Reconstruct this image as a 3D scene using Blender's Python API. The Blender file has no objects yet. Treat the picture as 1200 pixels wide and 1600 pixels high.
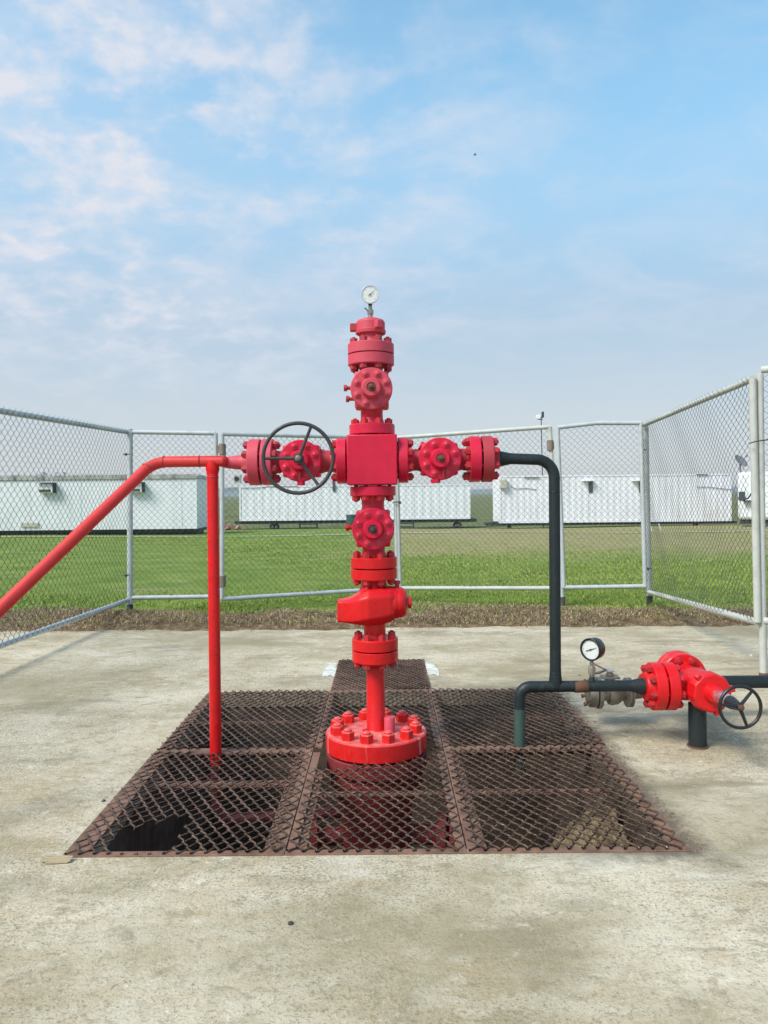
import bpy, math, random
import numpy as np
from mathutils import Vector, Matrix

random.seed(7)
rng = np.random.default_rng(7)
SC = bpy.context.scene
COL = SC.collection
R = math.radians

# ------------------------------------------------------------------ camera
F = 1200.0          # focal length in photo pixels
EYE = 1.6
TH = 0.0096         # slight roll of the hand-held phone
ct, st = math.cos(TH), math.sin(TH)
cam = bpy.data.cameras.new('camera')
camo = bpy.data.objects.new('camera', cam)
COL.objects.link(camo)
cam.sensor_fit = 'AUTO'; cam.sensor_width = 36; cam.lens = 36*F/1600
cam.shift_y = -29/1600
cam.clip_start = 0.05; cam.clip_end = 9000
camo.matrix_world = Matrix(((ct, st, 0, 0), (0, 0, -1, 0), (-st, ct, 0, EYE), (0, 0, 0, 1)))
SC.camera = camo

# ------------------------------------------------------------------ light
SUN_EL, SUN_AZ = 46, -128      # azimuth from +Y, clockwise positive (negative = left)
se, sa = R(SUN_EL), R(SUN_AZ)
sdir = Vector((math.sin(sa)*math.cos(se), math.cos(sa)*math.cos(se), math.sin(se)))
sun = bpy.data.lights.new('sun', 'SUN')
sun.energy = 2.7; sun.angle = R(22); sun.color = (1, 0.95, 0.88)
suno = bpy.data.objects.new('sun', sun); COL.objects.link(suno)
suno.rotation_euler = sdir.to_track_quat('Z', 'Y').to_euler()
suno.location = (-6, -4, 8)

world = bpy.data.worlds.new('World'); SC.world = world
world.use_nodes = True
nt = world.node_tree; N = nt.nodes; L = nt.links
for n in list(N): N.remove(n)
out = N.new('ShaderNodeOutputWorld'); bg = N.new('ShaderNodeBackground')
sky = N.new('ShaderNodeTexSky'); sky.sky_type = 'NISHITA'; sky.sun_disc = False
sky.sun_elevation = se; sky.sun_rotation = sa % (2*math.pi)
sky.air_density = 1.0; sky.dust_density = 1.2; sky.ozone_density = 1.6
bg.inputs['Strength'].default_value = 0.14
def wm(op, a=None, b=None, c=None, clamp=False):
    n = N.new('ShaderNodeMath'); n.operation = op; n.use_clamp = clamp
    for i, v in enumerate((a, b, c)):
        if v is None: continue
        if isinstance(v, (int, float)): n.inputs[i].default_value = v
        else: L.new(v, n.inputs[i])
    return n.outputs[0]
tc = N.new('ShaderNodeTexCoord'); sep = N.new('ShaderNodeSeparateXYZ')
L.new(tc.outputs['Generated'], sep.inputs[0])
zc = wm('MAXIMUM', sep.outputs[2], 0.0)
den = wm('ADD', zc, 0.30)
px_ = wm('DIVIDE', sep.outputs[0], den); py_ = wm('DIVIDE', sep.outputs[1], den)
comb = N.new('ShaderNodeCombineXYZ')
L.new(px_, comb.inputs[0]); L.new(py_, comb.inputs[1]); comb.inputs[2].default_value = 3.7
def wnoise(scale, detail, rough, dist=0.0, off=(0, 0, 0), sc=(1, 1, 1)):
    mp = N.new('ShaderNodeMapping'); mp.inputs['Location'].default_value = off; mp.inputs['Scale'].default_value = sc
    L.new(comb.outputs[0], mp.inputs[0])
    n = N.new('ShaderNodeTexNoise'); n.inputs['Scale'].default_value = scale
    n.inputs['Detail'].default_value = detail; n.inputs['Roughness'].default_value = rough
    n.inputs['Distortion'].default_value = dist
    L.new(mp.outputs[0], n.inputs['Vector']); return n.outputs['Fac']
def wramp(v, a, b):
    n = N.new('ShaderNodeMapRange'); n.interpolation_type = 'SMOOTHSTEP'
    n.inputs['From Min'].default_value = a; n.inputs['From Max'].default_value = b
    L.new(v, n.inputs['Value']); return n.outputs['Result']
big = wramp(wnoise(1.7, 3, 0.5, 0.3, (1.3, 0.4, 0)), 0.28, 0.55)
fine = wramp(wnoise(7.5, 7, 0.56, 0.15, (0.2, 0.8, 0), (0.95, 1.05, 1)), 0.38, 0.62)
puff = wramp(wnoise(19.0, 4, 0.5, 0.1, (3.2, 1.8, 0)), 0.38, 0.66)
thin = wramp(wnoise(2.8, 6, 0.6, 0.6, (5.0, 2.0, 0), (1, 1.6, 1)), 0.42, 0.75)
# more cloud to the left, thinning to the right
side = wramp(sep.outputs[0], 0.30, -0.42)
ripple = wramp(wnoise(26.0, 3, 0.5, 0.2, (1.2, 6.8, 0), (1.0, 0.8, 1)), 0.30, 0.72)
cl = wm('MULTIPLY', fine, wm('MULTIPLY_ADD', wm('MULTIPLY_ADD', puff, 0.6, wm('MULTIPLY', ripple, 0.4)), 0.85, 0.28))
cl = wm('MULTIPLY', cl, wm('MULTIPLY_ADD', big, 0.75, 0.25))
cl = wm('MULTIPLY', cl, wm('MULTIPLY_ADD', side, 0.78, 0.12))
mask = wm('ADD', cl, wm('MULTIPLY', thin, wm('MULTIPLY_ADD', side, 0.14, 0.30)))
mask = wm('MULTIPLY', wm('ADD', mask, wm('MULTIPLY', side, 0.14)), 1.0, clamp=True)
low = wramp(sep.outputs[2], 0.06, 0.24)
mask = wm('MULTIPLY', mask, low)
hs = N.new('ShaderNodeHueSaturation'); hs.inputs['Saturation'].default_value = 1.0; hs.inputs['Value'].default_value = 1.0
wb = N.new('ShaderNodeMix'); wb.data_type = 'RGBA'; wb.blend_type = 'MULTIPLY'; wb.inputs['Factor'].default_value = 1
L.new(sky.outputs[0], wb.inputs['A']); wb.inputs['B'].default_value = (1.17, 1.55, 1.38, 1)
L.new(wb.outputs['Result'], hs.inputs['Color'])
mixh = N.new('ShaderNodeMix'); mixh.data_type = 'RGBA'
haze_f = wm('MULTIPLY', wramp(sep.outputs[2], 0.56, 0.20), 0.94)
L.new(haze_f, mixh.inputs['Factor']); L.new(hs.outputs[0], mixh.inputs['A'])
hz = N.new('ShaderNodeMix'); hz.data_type = 'RGBA'; L.new(wramp(sep.outputs[2], 0.0, 0.30), hz.inputs['Factor'])
hz.inputs['A'].default_value = (3.15, 3.22, 3.38, 1); hz.inputs['B'].default_value = (1.95, 2.78, 3.68, 1)
L.new(hz.outputs['Result'], mixh.inputs['B'])
mixc = N.new('ShaderNodeMix'); mixc.data_type = 'RGBA'
L.new(mask, mixc.inputs['Factor']); L.new(mixh.outputs['Result'], mixc.inputs['A'])
mixc.inputs['B'].default_value = (3.65, 3.80, 4.20, 1)
L.new(mixc.outputs['Result'], bg.inputs['Color']); L.new(bg.outputs[0], out.inputs[0])

SC.view_settings.view_transform = 'Standard'; SC.view_settings.look = 'None'
SC.view_settings.gamma = 1; SC.view_settings.exposure = 0.55
SC.render.engine = 'CYCLES'
SC.cycles.max_bounces = 6

# ------------------------------------------------------------------ pixel helpers (photo measurements -> metres)
def ab(px, py):
    dx, dy = px-600, 771-py
    return dx*ct+dy*st, -dx*st+dy*ct
def W(px, py, Y):
    a, b = ab(px, py); return Vector((a*Y/F, Y, EYE+b*Y/F))
def G(px, py, z=0.0):
    a, b = ab(px, py); Y = F*(z-EYE)/b; return Vector((a*Y/F, Y, z))

# ------------------------------------------------------------------ materials
def new_mat(name):
    m = bpy.data.materials.new(name); m.use_nodes = True
    return m, m.node_tree, m.node_tree.nodes['Principled BSDF']
class NT:
    def __init__(s, nt): s.nt = nt; s.N = nt.nodes; s.L = nt.links; s.tc = s.N.new('ShaderNodeTexCoord')
    def put(s, sock, v):
        if hasattr(v, 'links') or hasattr(v, 'is_output'): s.L.new(v, sock)
        else: sock.default_value = v
    def noise(s, scale, detail=4, rough=0.55, sc=(1, 1, 1), off=(0, 0, 0), dist=0, coord='Object'):
        mp = s.N.new('ShaderNodeMapping'); mp.inputs['Scale'].default_value = sc; mp.inputs['Location'].default_value = off
        s.L.new(s.tc.outputs[coord], mp.inputs[0])
        n = s.N.new('ShaderNodeTexNoise'); n.inputs['Scale'].default_value = scale; n.inputs['Detail'].default_value = detail
        n.inputs['Roughness'].default_value = rough; n.inputs['Distortion'].default_value = dist
        s.L.new(mp.outputs[0], n.inputs['Vector']); return n.outputs['Fac']
    def vor(s, scale, sc=(1, 1, 1), feat='F1', rnd=1.0, out='Distance'):
        mp = s.N.new('ShaderNodeMapping'); mp.inputs['Scale'].default_value = sc
        s.L.new(s.tc.outputs['Object'], mp.inputs[0])
        n = s.N.new('ShaderNodeTexVoronoi'); n.feature = feat; n.inputs['Scale'].default_value = scale
        n.inputs['Randomness'].default_value = rnd
        s.L.new(mp.outputs[0], n.inputs['Vector']); return n.outputs[out]
    def ramp(s, v, a, b, lo=0.0, hi=1.0):
        n = s.N.new('ShaderNodeMapRange'); n.interpolation_type = 'SMOOTHSTEP'
        n.inputs['From Min'].default_value = a; n.inputs['From Max'].default_value = b
        n.inputs['To Min'].default_value = lo; n.inputs['To Max'].default_value = hi
        s.L.new(v, n.inputs['Value']); return n.outputs['Result']
    def mix(s, f, A, B):
        n = s.N.new('ShaderNodeMix'); n.data_type = 'RGBA'
        s.put(n.inputs['Factor'], f)
        for k, v in (('A', A), ('B', B)):
            if isinstance(v, tuple): n.inputs[k].default_value = (*v, 1)
            else: s.L.new(v, n.inputs[k])
        return n.outputs['Result']
    def math(s, op, a, b=None, clamp=False):
        n = s.N.new('ShaderNodeMath'); n.operation = op; n.use_clamp = clamp
        s.put(n.inputs[0], a)
        if b is not None: s.put(n.inputs[1], b)
        return n.outputs[0]
    def bump(s, h, strength, dist, bsdf):
        n = s.N.new('ShaderNodeBump'); n.inputs['Strength'].default_value = strength; n.inputs['Distance'].default_value = dist
        s.L.new(h, n.inputs['Height']); s.L.new(n.outputs[0], bsdf.inputs['Normal'])
    def xyz(s, coord='Object'):
        n = s.N.new('ShaderNodeSeparateXYZ'); s.L.new(s.tc.outputs[coord], n.inputs[0]); return n.outputs

def mat_paint(name, col, dirt=(0.25, 0.06, 0.04), rough=0.38, amount=0.35, spec=0.5, chips=0.0, chipcol=(0.1, 0.05, 0.03)):
    m, t, b = new_mat(name); n = NT(t)
    c = n.mix(n.ramp(n.noise(9, 5), 0.35, 0.75, 0, amount), col, tuple(x*0.72 for x in col))
    c = n.mix(n.ramp(n.noise(26, 6, 0.65, (1, 1, 0.35)), 0.55, 0.80, 0, amount*1.2), c, dirt)
    c = n.mix(n.ramp(n.noise(60, 4, 0.6, off=(3, 1, 2)), 0.60, 0.72, 0, amount*0.6), c, tuple(min(1, x*1.25+0.04) for x in col))
    if chips:
        c = n.mix(n.ramp(n.noise(45, 6, 0.7, off=(9, 2, 5)), 0.70-0.1*chips, 0.74-0.1*chips), c, chipcol)
    t.links.new(c, b.inputs['Base Color'])
    t.links.new(n.ramp(n.noise(20, 5, off=(1, 7, 0)), 0.3, 0.7, rough-0.08, rough+0.15), b.inputs['Roughness'])
    b.inputs['Specular IOR Level'].default_value = spec
    n.bump(n.noise(90, 4, 0.6), 0.25, 0.002, b)
    return m
M = {}
M['red'] = mat_paint('red_paint', (0.64, 0.005, 0.008), (0.34, 0.018, 0.010), 0.34, 0.50, 0.42, chips=0.25, chipcol=(0.20, 0.04, 0.03))
M['crimson'] = mat_paint('crimson_paint', (0.60, 0.007, 0.042), (0.30, 0.016, 0.03), 0.36, 0.50, 0.42, chips=0.25, chipcol=(0.20, 0.03, 0.035))  # mid-height red with some veiling flare mixed into the colour
M['hazy_red'] = mat_paint('haze_paled_red_paint', (0.56, 0.056, 0.090), (0.36, 0.06, 0.06), 0.55, 0.35)  # same red, paled and pinker: veiling flare is put into the colour
M['warmred'] = mat_paint('warm_red_paint', (0.62, 0.032, 0.028), (0.45, 0.05, 0.04), 0.45, 0.4)
M['boltred'] = mat_paint('rust_flecked_bolt_paint', (0.50, 0.012, 0.022), (0.20, 0.045, 0.03), 0.55, 0.8, chips=0.5, chipcol=(0.14, 0.06, 0.035))
M['dullred'] = mat_paint('dull_red_paint', (0.40, 0.03, 0.045), (0.22, 0.06, 0.05), 0.6, 0.45)
M['chalky'] = mat_paint('chalky_red_paint', (0.66, 0.009, 0.009), (0.50, 0.12, 0.08), 0.45, 0.45)
M['screw'] = mat_paint('glossy_screw_paint', (0.62, 0.02, 0.06), (0.35, 0.03, 0.03), 0.2, 0.3)
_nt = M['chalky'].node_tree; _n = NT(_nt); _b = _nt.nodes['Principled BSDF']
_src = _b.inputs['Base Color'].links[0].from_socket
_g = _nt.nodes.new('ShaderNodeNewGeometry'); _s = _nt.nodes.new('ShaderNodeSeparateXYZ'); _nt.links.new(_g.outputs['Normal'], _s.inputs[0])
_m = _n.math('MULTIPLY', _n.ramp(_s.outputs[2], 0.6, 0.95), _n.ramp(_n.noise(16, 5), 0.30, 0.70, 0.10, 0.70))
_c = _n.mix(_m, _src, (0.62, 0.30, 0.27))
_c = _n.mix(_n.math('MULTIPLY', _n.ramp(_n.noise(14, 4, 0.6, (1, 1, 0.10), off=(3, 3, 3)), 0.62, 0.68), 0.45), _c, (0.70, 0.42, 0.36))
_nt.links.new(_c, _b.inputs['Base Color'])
M['darkred'] = mat_paint('rusty_red_primer', (0.22, 0.022, 0.025), (0.10, 0.03, 0.02), 0.7, 0.5)
M['pit_shade_red'] = mat_paint('shaded_pit_red', (0.11, 0.016, 0.020), (0.05, 0.02, 0.015), 0.75, 0.7)  # darkened copy of the pipe red, with the pit's shade in its colour
M['blackpaint'] = mat_paint('black_pipe_paint', (0.013, 0.021, 0.023), (0.06, 0.062, 0.055), 0.5, 0.6, spec=0.35)
M['wheel'] = mat_paint('grey_wheel_paint', (0.035, 0.038, 0.042), (0.09, 0.08, 0.07), 0.42, 0.5)
M['blackgloss'] = mat_paint('black_gloss_paint', (0.012, 0.012, 0.014), (0.03, 0.03, 0.03), 0.28, 0.3)
M['teal'] = mat_paint('worn_teal_paint', (0.035, 0.075, 0.062), (0.09, 0.06, 0.035), 0.55, 0.8, chips=0.9)
M['rust'] = mat_paint('rusty_steel', (0.13, 0.055, 0.03), (0.30, 0.22, 0.15), 0.75, 0.8)
M['steel'] = mat_paint('weathered_steel', (0.30, 0.28, 0.24), (0.12, 0.10, 0.07), 0.45, 0.7); 
M['steel'].node_tree.nodes['Principled BSDF'].inputs['Metallic'].default_value = 0.7
M['chrome'] = mat_paint('bright_steel', (0.72, 0.72, 0.74), (0.45, 0.44, 0.42), 0.22, 0.3)
M['chrome'].node_tree.nodes['Principled BSDF'].inputs['Metallic'].default_value = 0.9
M['silver'] = mat_paint('brushed_lever_steel', (0.62, 0.62, 0.63), (0.4, 0.38, 0.35), 0.35, 0.4)
M['silver'].node_tree.nodes['Principled BSDF'].inputs['Metallic'].default_value = 0.6
M['galv'] = mat_paint('silver_painted_tube', (0.50, 0.54, 0.55), (0.30, 0.31, 0.30), 0.42, 0.6, chips=0.35, chipcol=(0.2, 0.17, 0.14))
M['galv'].node_tree.nodes['Principled BSDF'].inputs['Metallic'].default_value = 0.15
M['cream'] = mat_paint('cream_grey_painted_tube', (0.50, 0.51, 0.47), (0.34, 0.32, 0.27), 0.5, 0.6, chips=0.45, chipcol=(0.22, 0.13, 0.08))
M['hinge'] = mat_paint('rusty_hinge_steel', (0.22, 0.18, 0.14), (0.12, 0.07, 0.04), 0.7, 0.8)
M['postfoot'] = mat_paint('tarred_post_foot', (0.06, 0.05, 0.045), (0.12, 0.08, 0.05), 0.8, 0.8)
M['wire'] = mat_paint('fence_wire', (0.075, 0.08, 0.085), (0.12, 0.09, 0.06), 0.55, 0.5)
M['dial'], t, b = new_mat('white_dial'); b.inputs['Base Color'].default_value = (0.66, 0.68, 0.66, 1); b.inputs['Roughness'].default_value = 0.5
M['ink'], t, b = new_mat('black_ink'); b.inputs['Base Color'].default_value = (0.03, 0.03, 0.035, 1)
M['darkmetal'] = mat_paint('dark_greasy_steel', (0.05, 0.045, 0.045), (0.14, 0.09, 0.06), 0.5, 0.7)
M['wood'] = mat_paint('splintered_wood', (0.42, 0.34, 0.22), (0.24, 0.18, 0.11), 0.85, 0.7)

# grating steel: brown oxide with bright worn highlights
m, t, b = new_mat('oxidised_grating_steel'); n = NT(t)
c = n.mix(n.ramp(n.noise(14, 6, 0.65), 0.3, 0.7), (0.058, 0.035, 0.024), (0.22, 0.125, 0.082))
c = n.mix(n.ramp(n.noise(90, 4, 0.6), 0.56, 0.72, 0, 0.9), c, (0.42, 0.34, 0.28))
t.links.new(c, b.inputs['Base Color']); b.inputs['Roughness'].default_value = 0.34; b.inputs['Metallic'].default_value = 0.55
M['grate'] = m
m, t, b = new_mat('rusty_flat_bar'); n = NT(t)
c = n.mix(n.ramp(n.noise(7, 6, 0.65), 0.3, 0.7), (0.12, 0.060, 0.040), (0.26, 0.145, 0.095))
c = n.mix(n.ramp(n.noise(40, 5, 0.6), 0.55, 0.75, 0, 0.8), c, (0.24, 0.17, 0.13))
t.links.new(c, b.inputs['Base Color']); b.inputs['Roughness'].default_value = 0.65
n.bump(n.noise(120, 4), 0.4, 0.002, b)
M['bar'] = m

# concrete
def mat_concrete(name, stains=True):
    m, t, b = new_mat(name); n = NT(t)
    c = n.mix(n.ramp(n.noise(1.1, 6, 0.62, off=(2, 1, 0)), 0.32, 0.68), (0.41, 0.325, 0.200), (0.64, 0.55, 0.41))
    c = n.mix(n.ramp(n.noise(4.5, 7, 0.68, (1, 1.8, 1)), 0.42, 0.72, 0, 0.75), c, (0.60, 0.54, 0.43))
    c = n.mix(n.ramp(n.noise(9, 8, 0.72, (1, 1.3, 1), off=(4, 4, 0)), 0.52, 0.66, 0, 0.55), c, (0.26, 0.215, 0.125))
    c = n.mix(n.ramp(n.noise(0.75, 5, 0.6, (1, 2.6, 1), off=(7, 2, 0)), 0.52, 0.72, 0, 0.75), c, (0.22, 0.178, 0.110))
    speck0 = n.noise(75, 5, 0.72); wear = n.math('MULTIPLY', n.math('SUBTRACT', n.noise(0.8, 5, 0.6, off=(12, 3, 0)), 0.5), 0.34)
    speck = n.math('ADD', speck0, wear)
    c = n.mix(n.ramp(n.noise(1.9, 5, 0.7, off=(5, 8, 0)), 0.50, 0.72, 0, 0.6), c, (0.27, 0.245, 0.15))
    c = n.mix(n.ramp(n.noise(42, 6, 0.75, (1, 1.2, 1), off=(2, 2, 2), dist=0.6), 0.54, 0.70, 0, 0.50), c, (0.20, 0.172, 0.115))
    c = n.mix(n.ramp(speck, 0.52, 0.62, 0, 0.75), c, (0.17, 0.145, 0.09))
    c = n.mix(n.ramp(n.noise(22, 7, 0.8, (1, 1.3, 1), off=(7, 3, 1), dist=0.8), 0.54, 0.64, 0, 0.65), c, (0.20, 0.165, 0.10))
    c = n.mix(n.ramp(n.noise(95, 4, 0.7, off=(5, 5, 5)), 0.59, 0.72, 0, 0.8), c, (0.74, 0.70, 0.58))
    agg = n.vor(75, feat='F1')
    c = n.mix(n.ramp(agg, 0.16, 0.08, 0, 0.45), c, (0.64, 0.60, 0.47))
    # worn trowel scratches and a few hairline cracks
    sc_ = n.noise(30, 3, 0.6, (1, 5, 1), off=(1, 9, 0), dist=1.5)
    c = n.mix(n.ramp(sc_, 0.62, 0.70, 0, 0.45), c, (0.18, 0.16, 0.12))
    crack = n.vor(0.55, feat='DISTANCE_TO_EDGE')
    ck = n.math('MULTIPLY', n.ramp(crack, 0.006, 0.0), n.ramp(n.noise(1.7, 3), 0.52, 0.62))
    c = n.mix(n.math('MULTIPLY', ck, 0.22), c, (0.10, 0.09, 0.07))
    c = n.mix(n.ramp(n.noise(6.5, 8, 0.75, (1, 1.4, 1), off=(9.1, 2.2, 0), dist=0.8), 0.54, 0.66, 0, 0.55), c, (0.235, 0.185, 0.115))
    c = n.mix(n.ramp(n.noise(11, 6, 0.7, (1, 1.2, 1), off=(4.1, 8.2, 0), dist=0.6), 0.58, 0.68, 0, 0.6), c, (0.72, 0.66, 0.54))
    c = n.mix(n.ramp(n.noise(28, 5, 0.7, (1, 2.2, 1), off=(0.1, 5.2, 0), dist=1.2), 0.60, 0.66, 0, 0.5), c, (0.15, 0.125, 0.085))
    # broad worn and washed areas, old brown stains
    c = n.mix(n.ramp(n.noise(0.42, 6, 0.6, (1, 1.5, 1), off=(3.3, 1.2, 0), dist=0.6), 0.47, 0.66, 0, 0.78), c, (0.285, 0.235, 0.135))
    c = n.mix(n.ramp(n.noise(0.9, 7, 0.65, (1, 2.0, 1), off=(6.1, 7.2, 0), dist=0.4), 0.56, 0.70, 0, 0.5), c, (0.66, 0.60, 0.50))
    c = n.mix(n.ramp(n.noise(2.6, 7, 0.7, (1, 1.6, 1), off=(1.1, 3.2, 0), dist=1.0), 0.58, 0.68, 0, 0.5), c, (0.24, 0.175, 0.095))
    if stains:
        # grime ring tracked around the pit edge (dirt lies on the slab)
        x, y, z = n.xyz()
        dx = n.math('SUBTRACT', n.math('ABSOLUTE', n.math('ADD', x, 0.05)), 1.40)
        dy = n.math('SUBTRACT', n.math('ABSOLUTE', n.math('SUBTRACT', y, 4.80)), 1.40)
        d = n.math('MAXIMUM', dx, dy)
        d = n.math('ADD', d, n.math('MULTIPLY', n.math('SUBTRACT', n.noise(12, 5, 0.7), 0.5), 0.28))
        right = n.ramp(x, 0.4, 1.2)
        c = n.mix(n.math('MULTIPLY', n.ramp(d, 0.16, -0.02, 0, 0.85), right), c, (0.085, 0.068, 0.05))
        # long darker streaks toward the right of the slab
        e = n.ramp(n.noise(1.6, 5, 0.65, (0.8, 3.5, 1), off=(3, 5, 0)), 0.5, 0.7)
        e = n.math('MULTIPLY', e, n.ramp(x, 0.8, 1.8)); e = n.math('MULTIPLY', e, 0.55)
        c = n.mix(e, c, (0.17, 0.135, 0.085))
        rs = n.math('MULTIPLY', n.ramp(n.noise(3.2, 5, 0.6, off=(8, 1, 0)), 0.60, 0.76), 0.4)
        c = n.mix(rs, c, (0.42, 0.26, 0.13))
    t.links.new(c, b.inputs['Base Color']); b.inputs['Roughness'].default_value = 0.9
    h = n.math('ADD', n.math('MULTIPLY', speck, 0.6), n.math('MULTIPLY', n.noise(18, 6, 0.7), 1.2))
    n.bump(h, 1.0, 0.008, b)
    return m
M['concrete'] = mat_concrete('weathered_concrete')
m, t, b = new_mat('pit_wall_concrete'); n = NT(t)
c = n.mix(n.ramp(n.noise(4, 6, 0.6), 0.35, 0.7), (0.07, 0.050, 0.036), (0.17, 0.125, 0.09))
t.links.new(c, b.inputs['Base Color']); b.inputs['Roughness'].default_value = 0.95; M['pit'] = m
m, t, b = new_mat('sandy_rubble'); n = NT(t)
c = n.mix(n.ramp(n.noise(14, 6, 0.7), 0.35, 0.65), (0.11, 0.08, 0.045), (0.38, 0.29, 0.165))
t.links.new(c, b.inputs['Base Color']); b.inputs['Roughness'].default_value = 1.0
n.bump(n.noise(25, 6, 0.7), 0.8, 0.03, b); M['sand'] = m
m, t, b = new_mat('white_splashed_paint'); n = NT(t)
c = n.mix(n.ramp(n.noise(14, 6, 0.75), 0.45, 0.62), (0.66, 0.65, 0.60), (0.40, 0.38, 0.32))
t.links.new(c, b.inputs['Base Color']); b.inputs['Roughness'].default_value = 0.8; M['whitepatch'] = m

# field
m, t, b = new_mat('field_ground'); n = NT(t)
x, y, z = n.xyz()
green = n.mix(n.ramp(n.noise(0.9, 6, 0.65), 0.35, 0.65), (0.12, 0.19, 0.032), (0.20, 0.26, 0.058))
green = n.mix(n.ramp(n.noise(5, 6, 0.7, (1, 0.6, 1)), 0.45, 0.75, 0, 0.7), green, (0.165, 0.190, 0.060))
green = n.mix(n.ramp(n.noise(14, 4, 0.7), 0.55, 0.7, 0, 0.5), green, (0.04, 0.075, 0.016))
dry = n.mix(n.ramp(n.noise(3.5, 6, 0.65), 0.35, 0.7), (0.24, 0.215, 0.095), (0.35, 0.30, 0.15))
dist = n.math('ADD', y, n.math('MULTIPLY', n.math('SUBTRACT', n.noise(0.22, 4), 0.5), 14))
dm = n.math('MULTIPLY', n.ramp(dist, 18, 23), n.ramp(x, -2.5, 1.5))
dm = n.math('MULTIPLY', dm, n.ramp(y, 47, 42))
dm = n.math('MULTIPLY', dm, n.ramp(n.noise(0.6, 5), 0.25, 0.5, 0.55, 0.95))
c = n.mix(dm, green, dry)
spots = n.math('MULTIPLY', n.ramp(n.noise(0.55, 5, 0.65, (1, 2.4, 1), off=(9, 3, 0)), 0.60, 0.70), 0.55)
c = n.mix(spots, c, (0.33, 0.29, 0.18))
bare = n.math('MULTIPLY', n.ramp(n.noise(0.8, 5, 0.6, (0.7, 2.2, 1), off=(2, 11, 0)), 0.60, 0.68), 0.7)
c = n.mix(bare, c, (0.30, 0.26, 0.15))
rough_far = n.mix(n.ramp(n.noise(0.35, 6, 0.75), 0.38, 0.62), (0.085, 0.105, 0.035), (0.17, 0.18, 0.08))
c = n.mix(n.ramp(y, 48, 56), c, rough_far)
yy = n.math('ADD', y, n.math('MULTIPLY', n.math('SUBTRACT', n.noise(1.6, 7, 0.7), 0.5), 3.2))
soil = n.mix(n.ramp(n.noise(9, 6, 0.7), 0.35, 0.68), (0.115, 0.075, 0.042), (0.27, 0.195, 0.115))
c = n.mix(n.ramp(yy, 10.6, 10.1), c, soil)
t.links.new(c, b.inputs['Base Color']); b.inputs['Roughness'].default_value = 1.0
b.inputs['Specular IOR Level'].default_value = 0.1
n.bump(n.noise(9, 6, 0.75), 0.8, 0.05, b); M['field'] = m
def mat_blade(name, c0, c1, c2):
    m, t, b = new_mat(name); n = NT(t)
    c = n.mix(n.ramp(n.noise(1.3, 4), 0.35, 0.65), c0, c1)
    c = n.mix(n.ramp(n.noise(40, 2, 0.5), 0.52, 0.62), c, c2)
    t.links.new(c, b.inputs['Base Color']); b.inputs['Roughness'].default_value = 0.7
    b.inputs['Specular IOR Level'].default_value = 0.2
    return m
M['grass'] = mat_blade('green_grass', (0.17, 0.25, 0.035), (0.26, 0.33, 0.06), (0.36, 0.39, 0.12))
M['straw'] = mat_blade('dry_grass', (0.16, 0.11, 0.062), (0.30, 0.22, 0.13), (0.50, 0.40, 0.25))
m, t, b = new_mat('pale_gravel_track'); n = NT(t)
c = n.mix(n.ramp(n.noise(3, 5), 0.35, 0.65), (0.36, 0.34, 0.27), (0.52, 0.50, 0.42))
t.links.new(c, b.inputs['Base Color']); b.inputs['Roughness'].default_value = 1; M['track'] = m
m, t, b = new_mat('distant_woodland'); n = NT(t)
c = n.mix(n.ramp(n.noise(0.02, 6), 0.4, 0.6), (0.06, 0.10, 0.07), (0.10, 0.14, 0.09))
t.links.new(c, b.inputs['Base Color']); b.inputs['Roughness'].default_value = 1; M['hill'] = m
def mat_panel(name, col, dirt, amt, sc=(0.5, 0.5, 0.5)):
    m, t, b = new_mat(name); n = NT(t)
    c = n.mix(n.ramp(n.noise(2.2, 6, 0.65, (1, 1, 0.3)), 0.40, 0.75, 0, amt), col, dirt)
    c = n.mix(n.ramp(n.noise(12, 5, 0.7, (1, 1, 0.12)), 0.60, 0.75, 0, amt), c, tuple(x*0.6 for x in dirt))
    t.links.new(c, b.inputs['Base Color']); b.inputs['Roughness'].default_value = 0.5
    return m
M['trailer'] = mat_panel('white_trailer_panel', (0.72, 0.735, 0.77), (0.52, 0.54, 0.56), 0.45)
M['box_white'] = mat_panel('white_corrugated_steel', (0.76, 0.76, 0.81), (0.55, 0.54, 0.54), 0.45)
M['roofdirt'] = mat_panel('mildewed_roof_trim', (0.42, 0.41, 0.39), (0.10, 0.085, 0.075), 1.0)
M['chassis'] = mat_paint('black_chassis', (0.025, 0.027, 0.03), (0.07, 0.06, 0.05), 0.7, 0.5)
M['beige'] = mat_paint('beige_cabinet', (0.50, 0.48, 0.40), (0.3, 0.26, 0.2), 0.6, 0.5)
M['glass'], t, b = new_mat('dark_window_glass'); b.inputs['Base Color'].default_value = (0.06, 0.075, 0.085, 1); b.inputs['Roughness'].default_value = 0.12
M['green'] = mat_paint('dark_green_plastic', (0.03, 0.08, 0.07), (0.07, 0.09, 0.08), 0.5, 0.4)
M['pitgreen'] = mat_paint('grimy_dark_green_steel', (0.012, 0.026, 0.020), (0.04, 0.03, 0.02), 0.7, 0.7)
M['pinkrock'] = mat_paint('reddish_rubble', (0.40, 0.20, 0.18), (0.25, 0.17, 0.14), 0.95, 0.8)
M['dish'] = mat_paint('grey_mesh_dish', (0.19, 0.19, 0.20), (0.1, 0.1, 0.1), 0.6, 0.4)
M['stone'] = mat_paint('small_stones', (0.33, 0.30, 0.24), (0.15, 0.13, 0.1), 0.95, 0.8)

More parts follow.
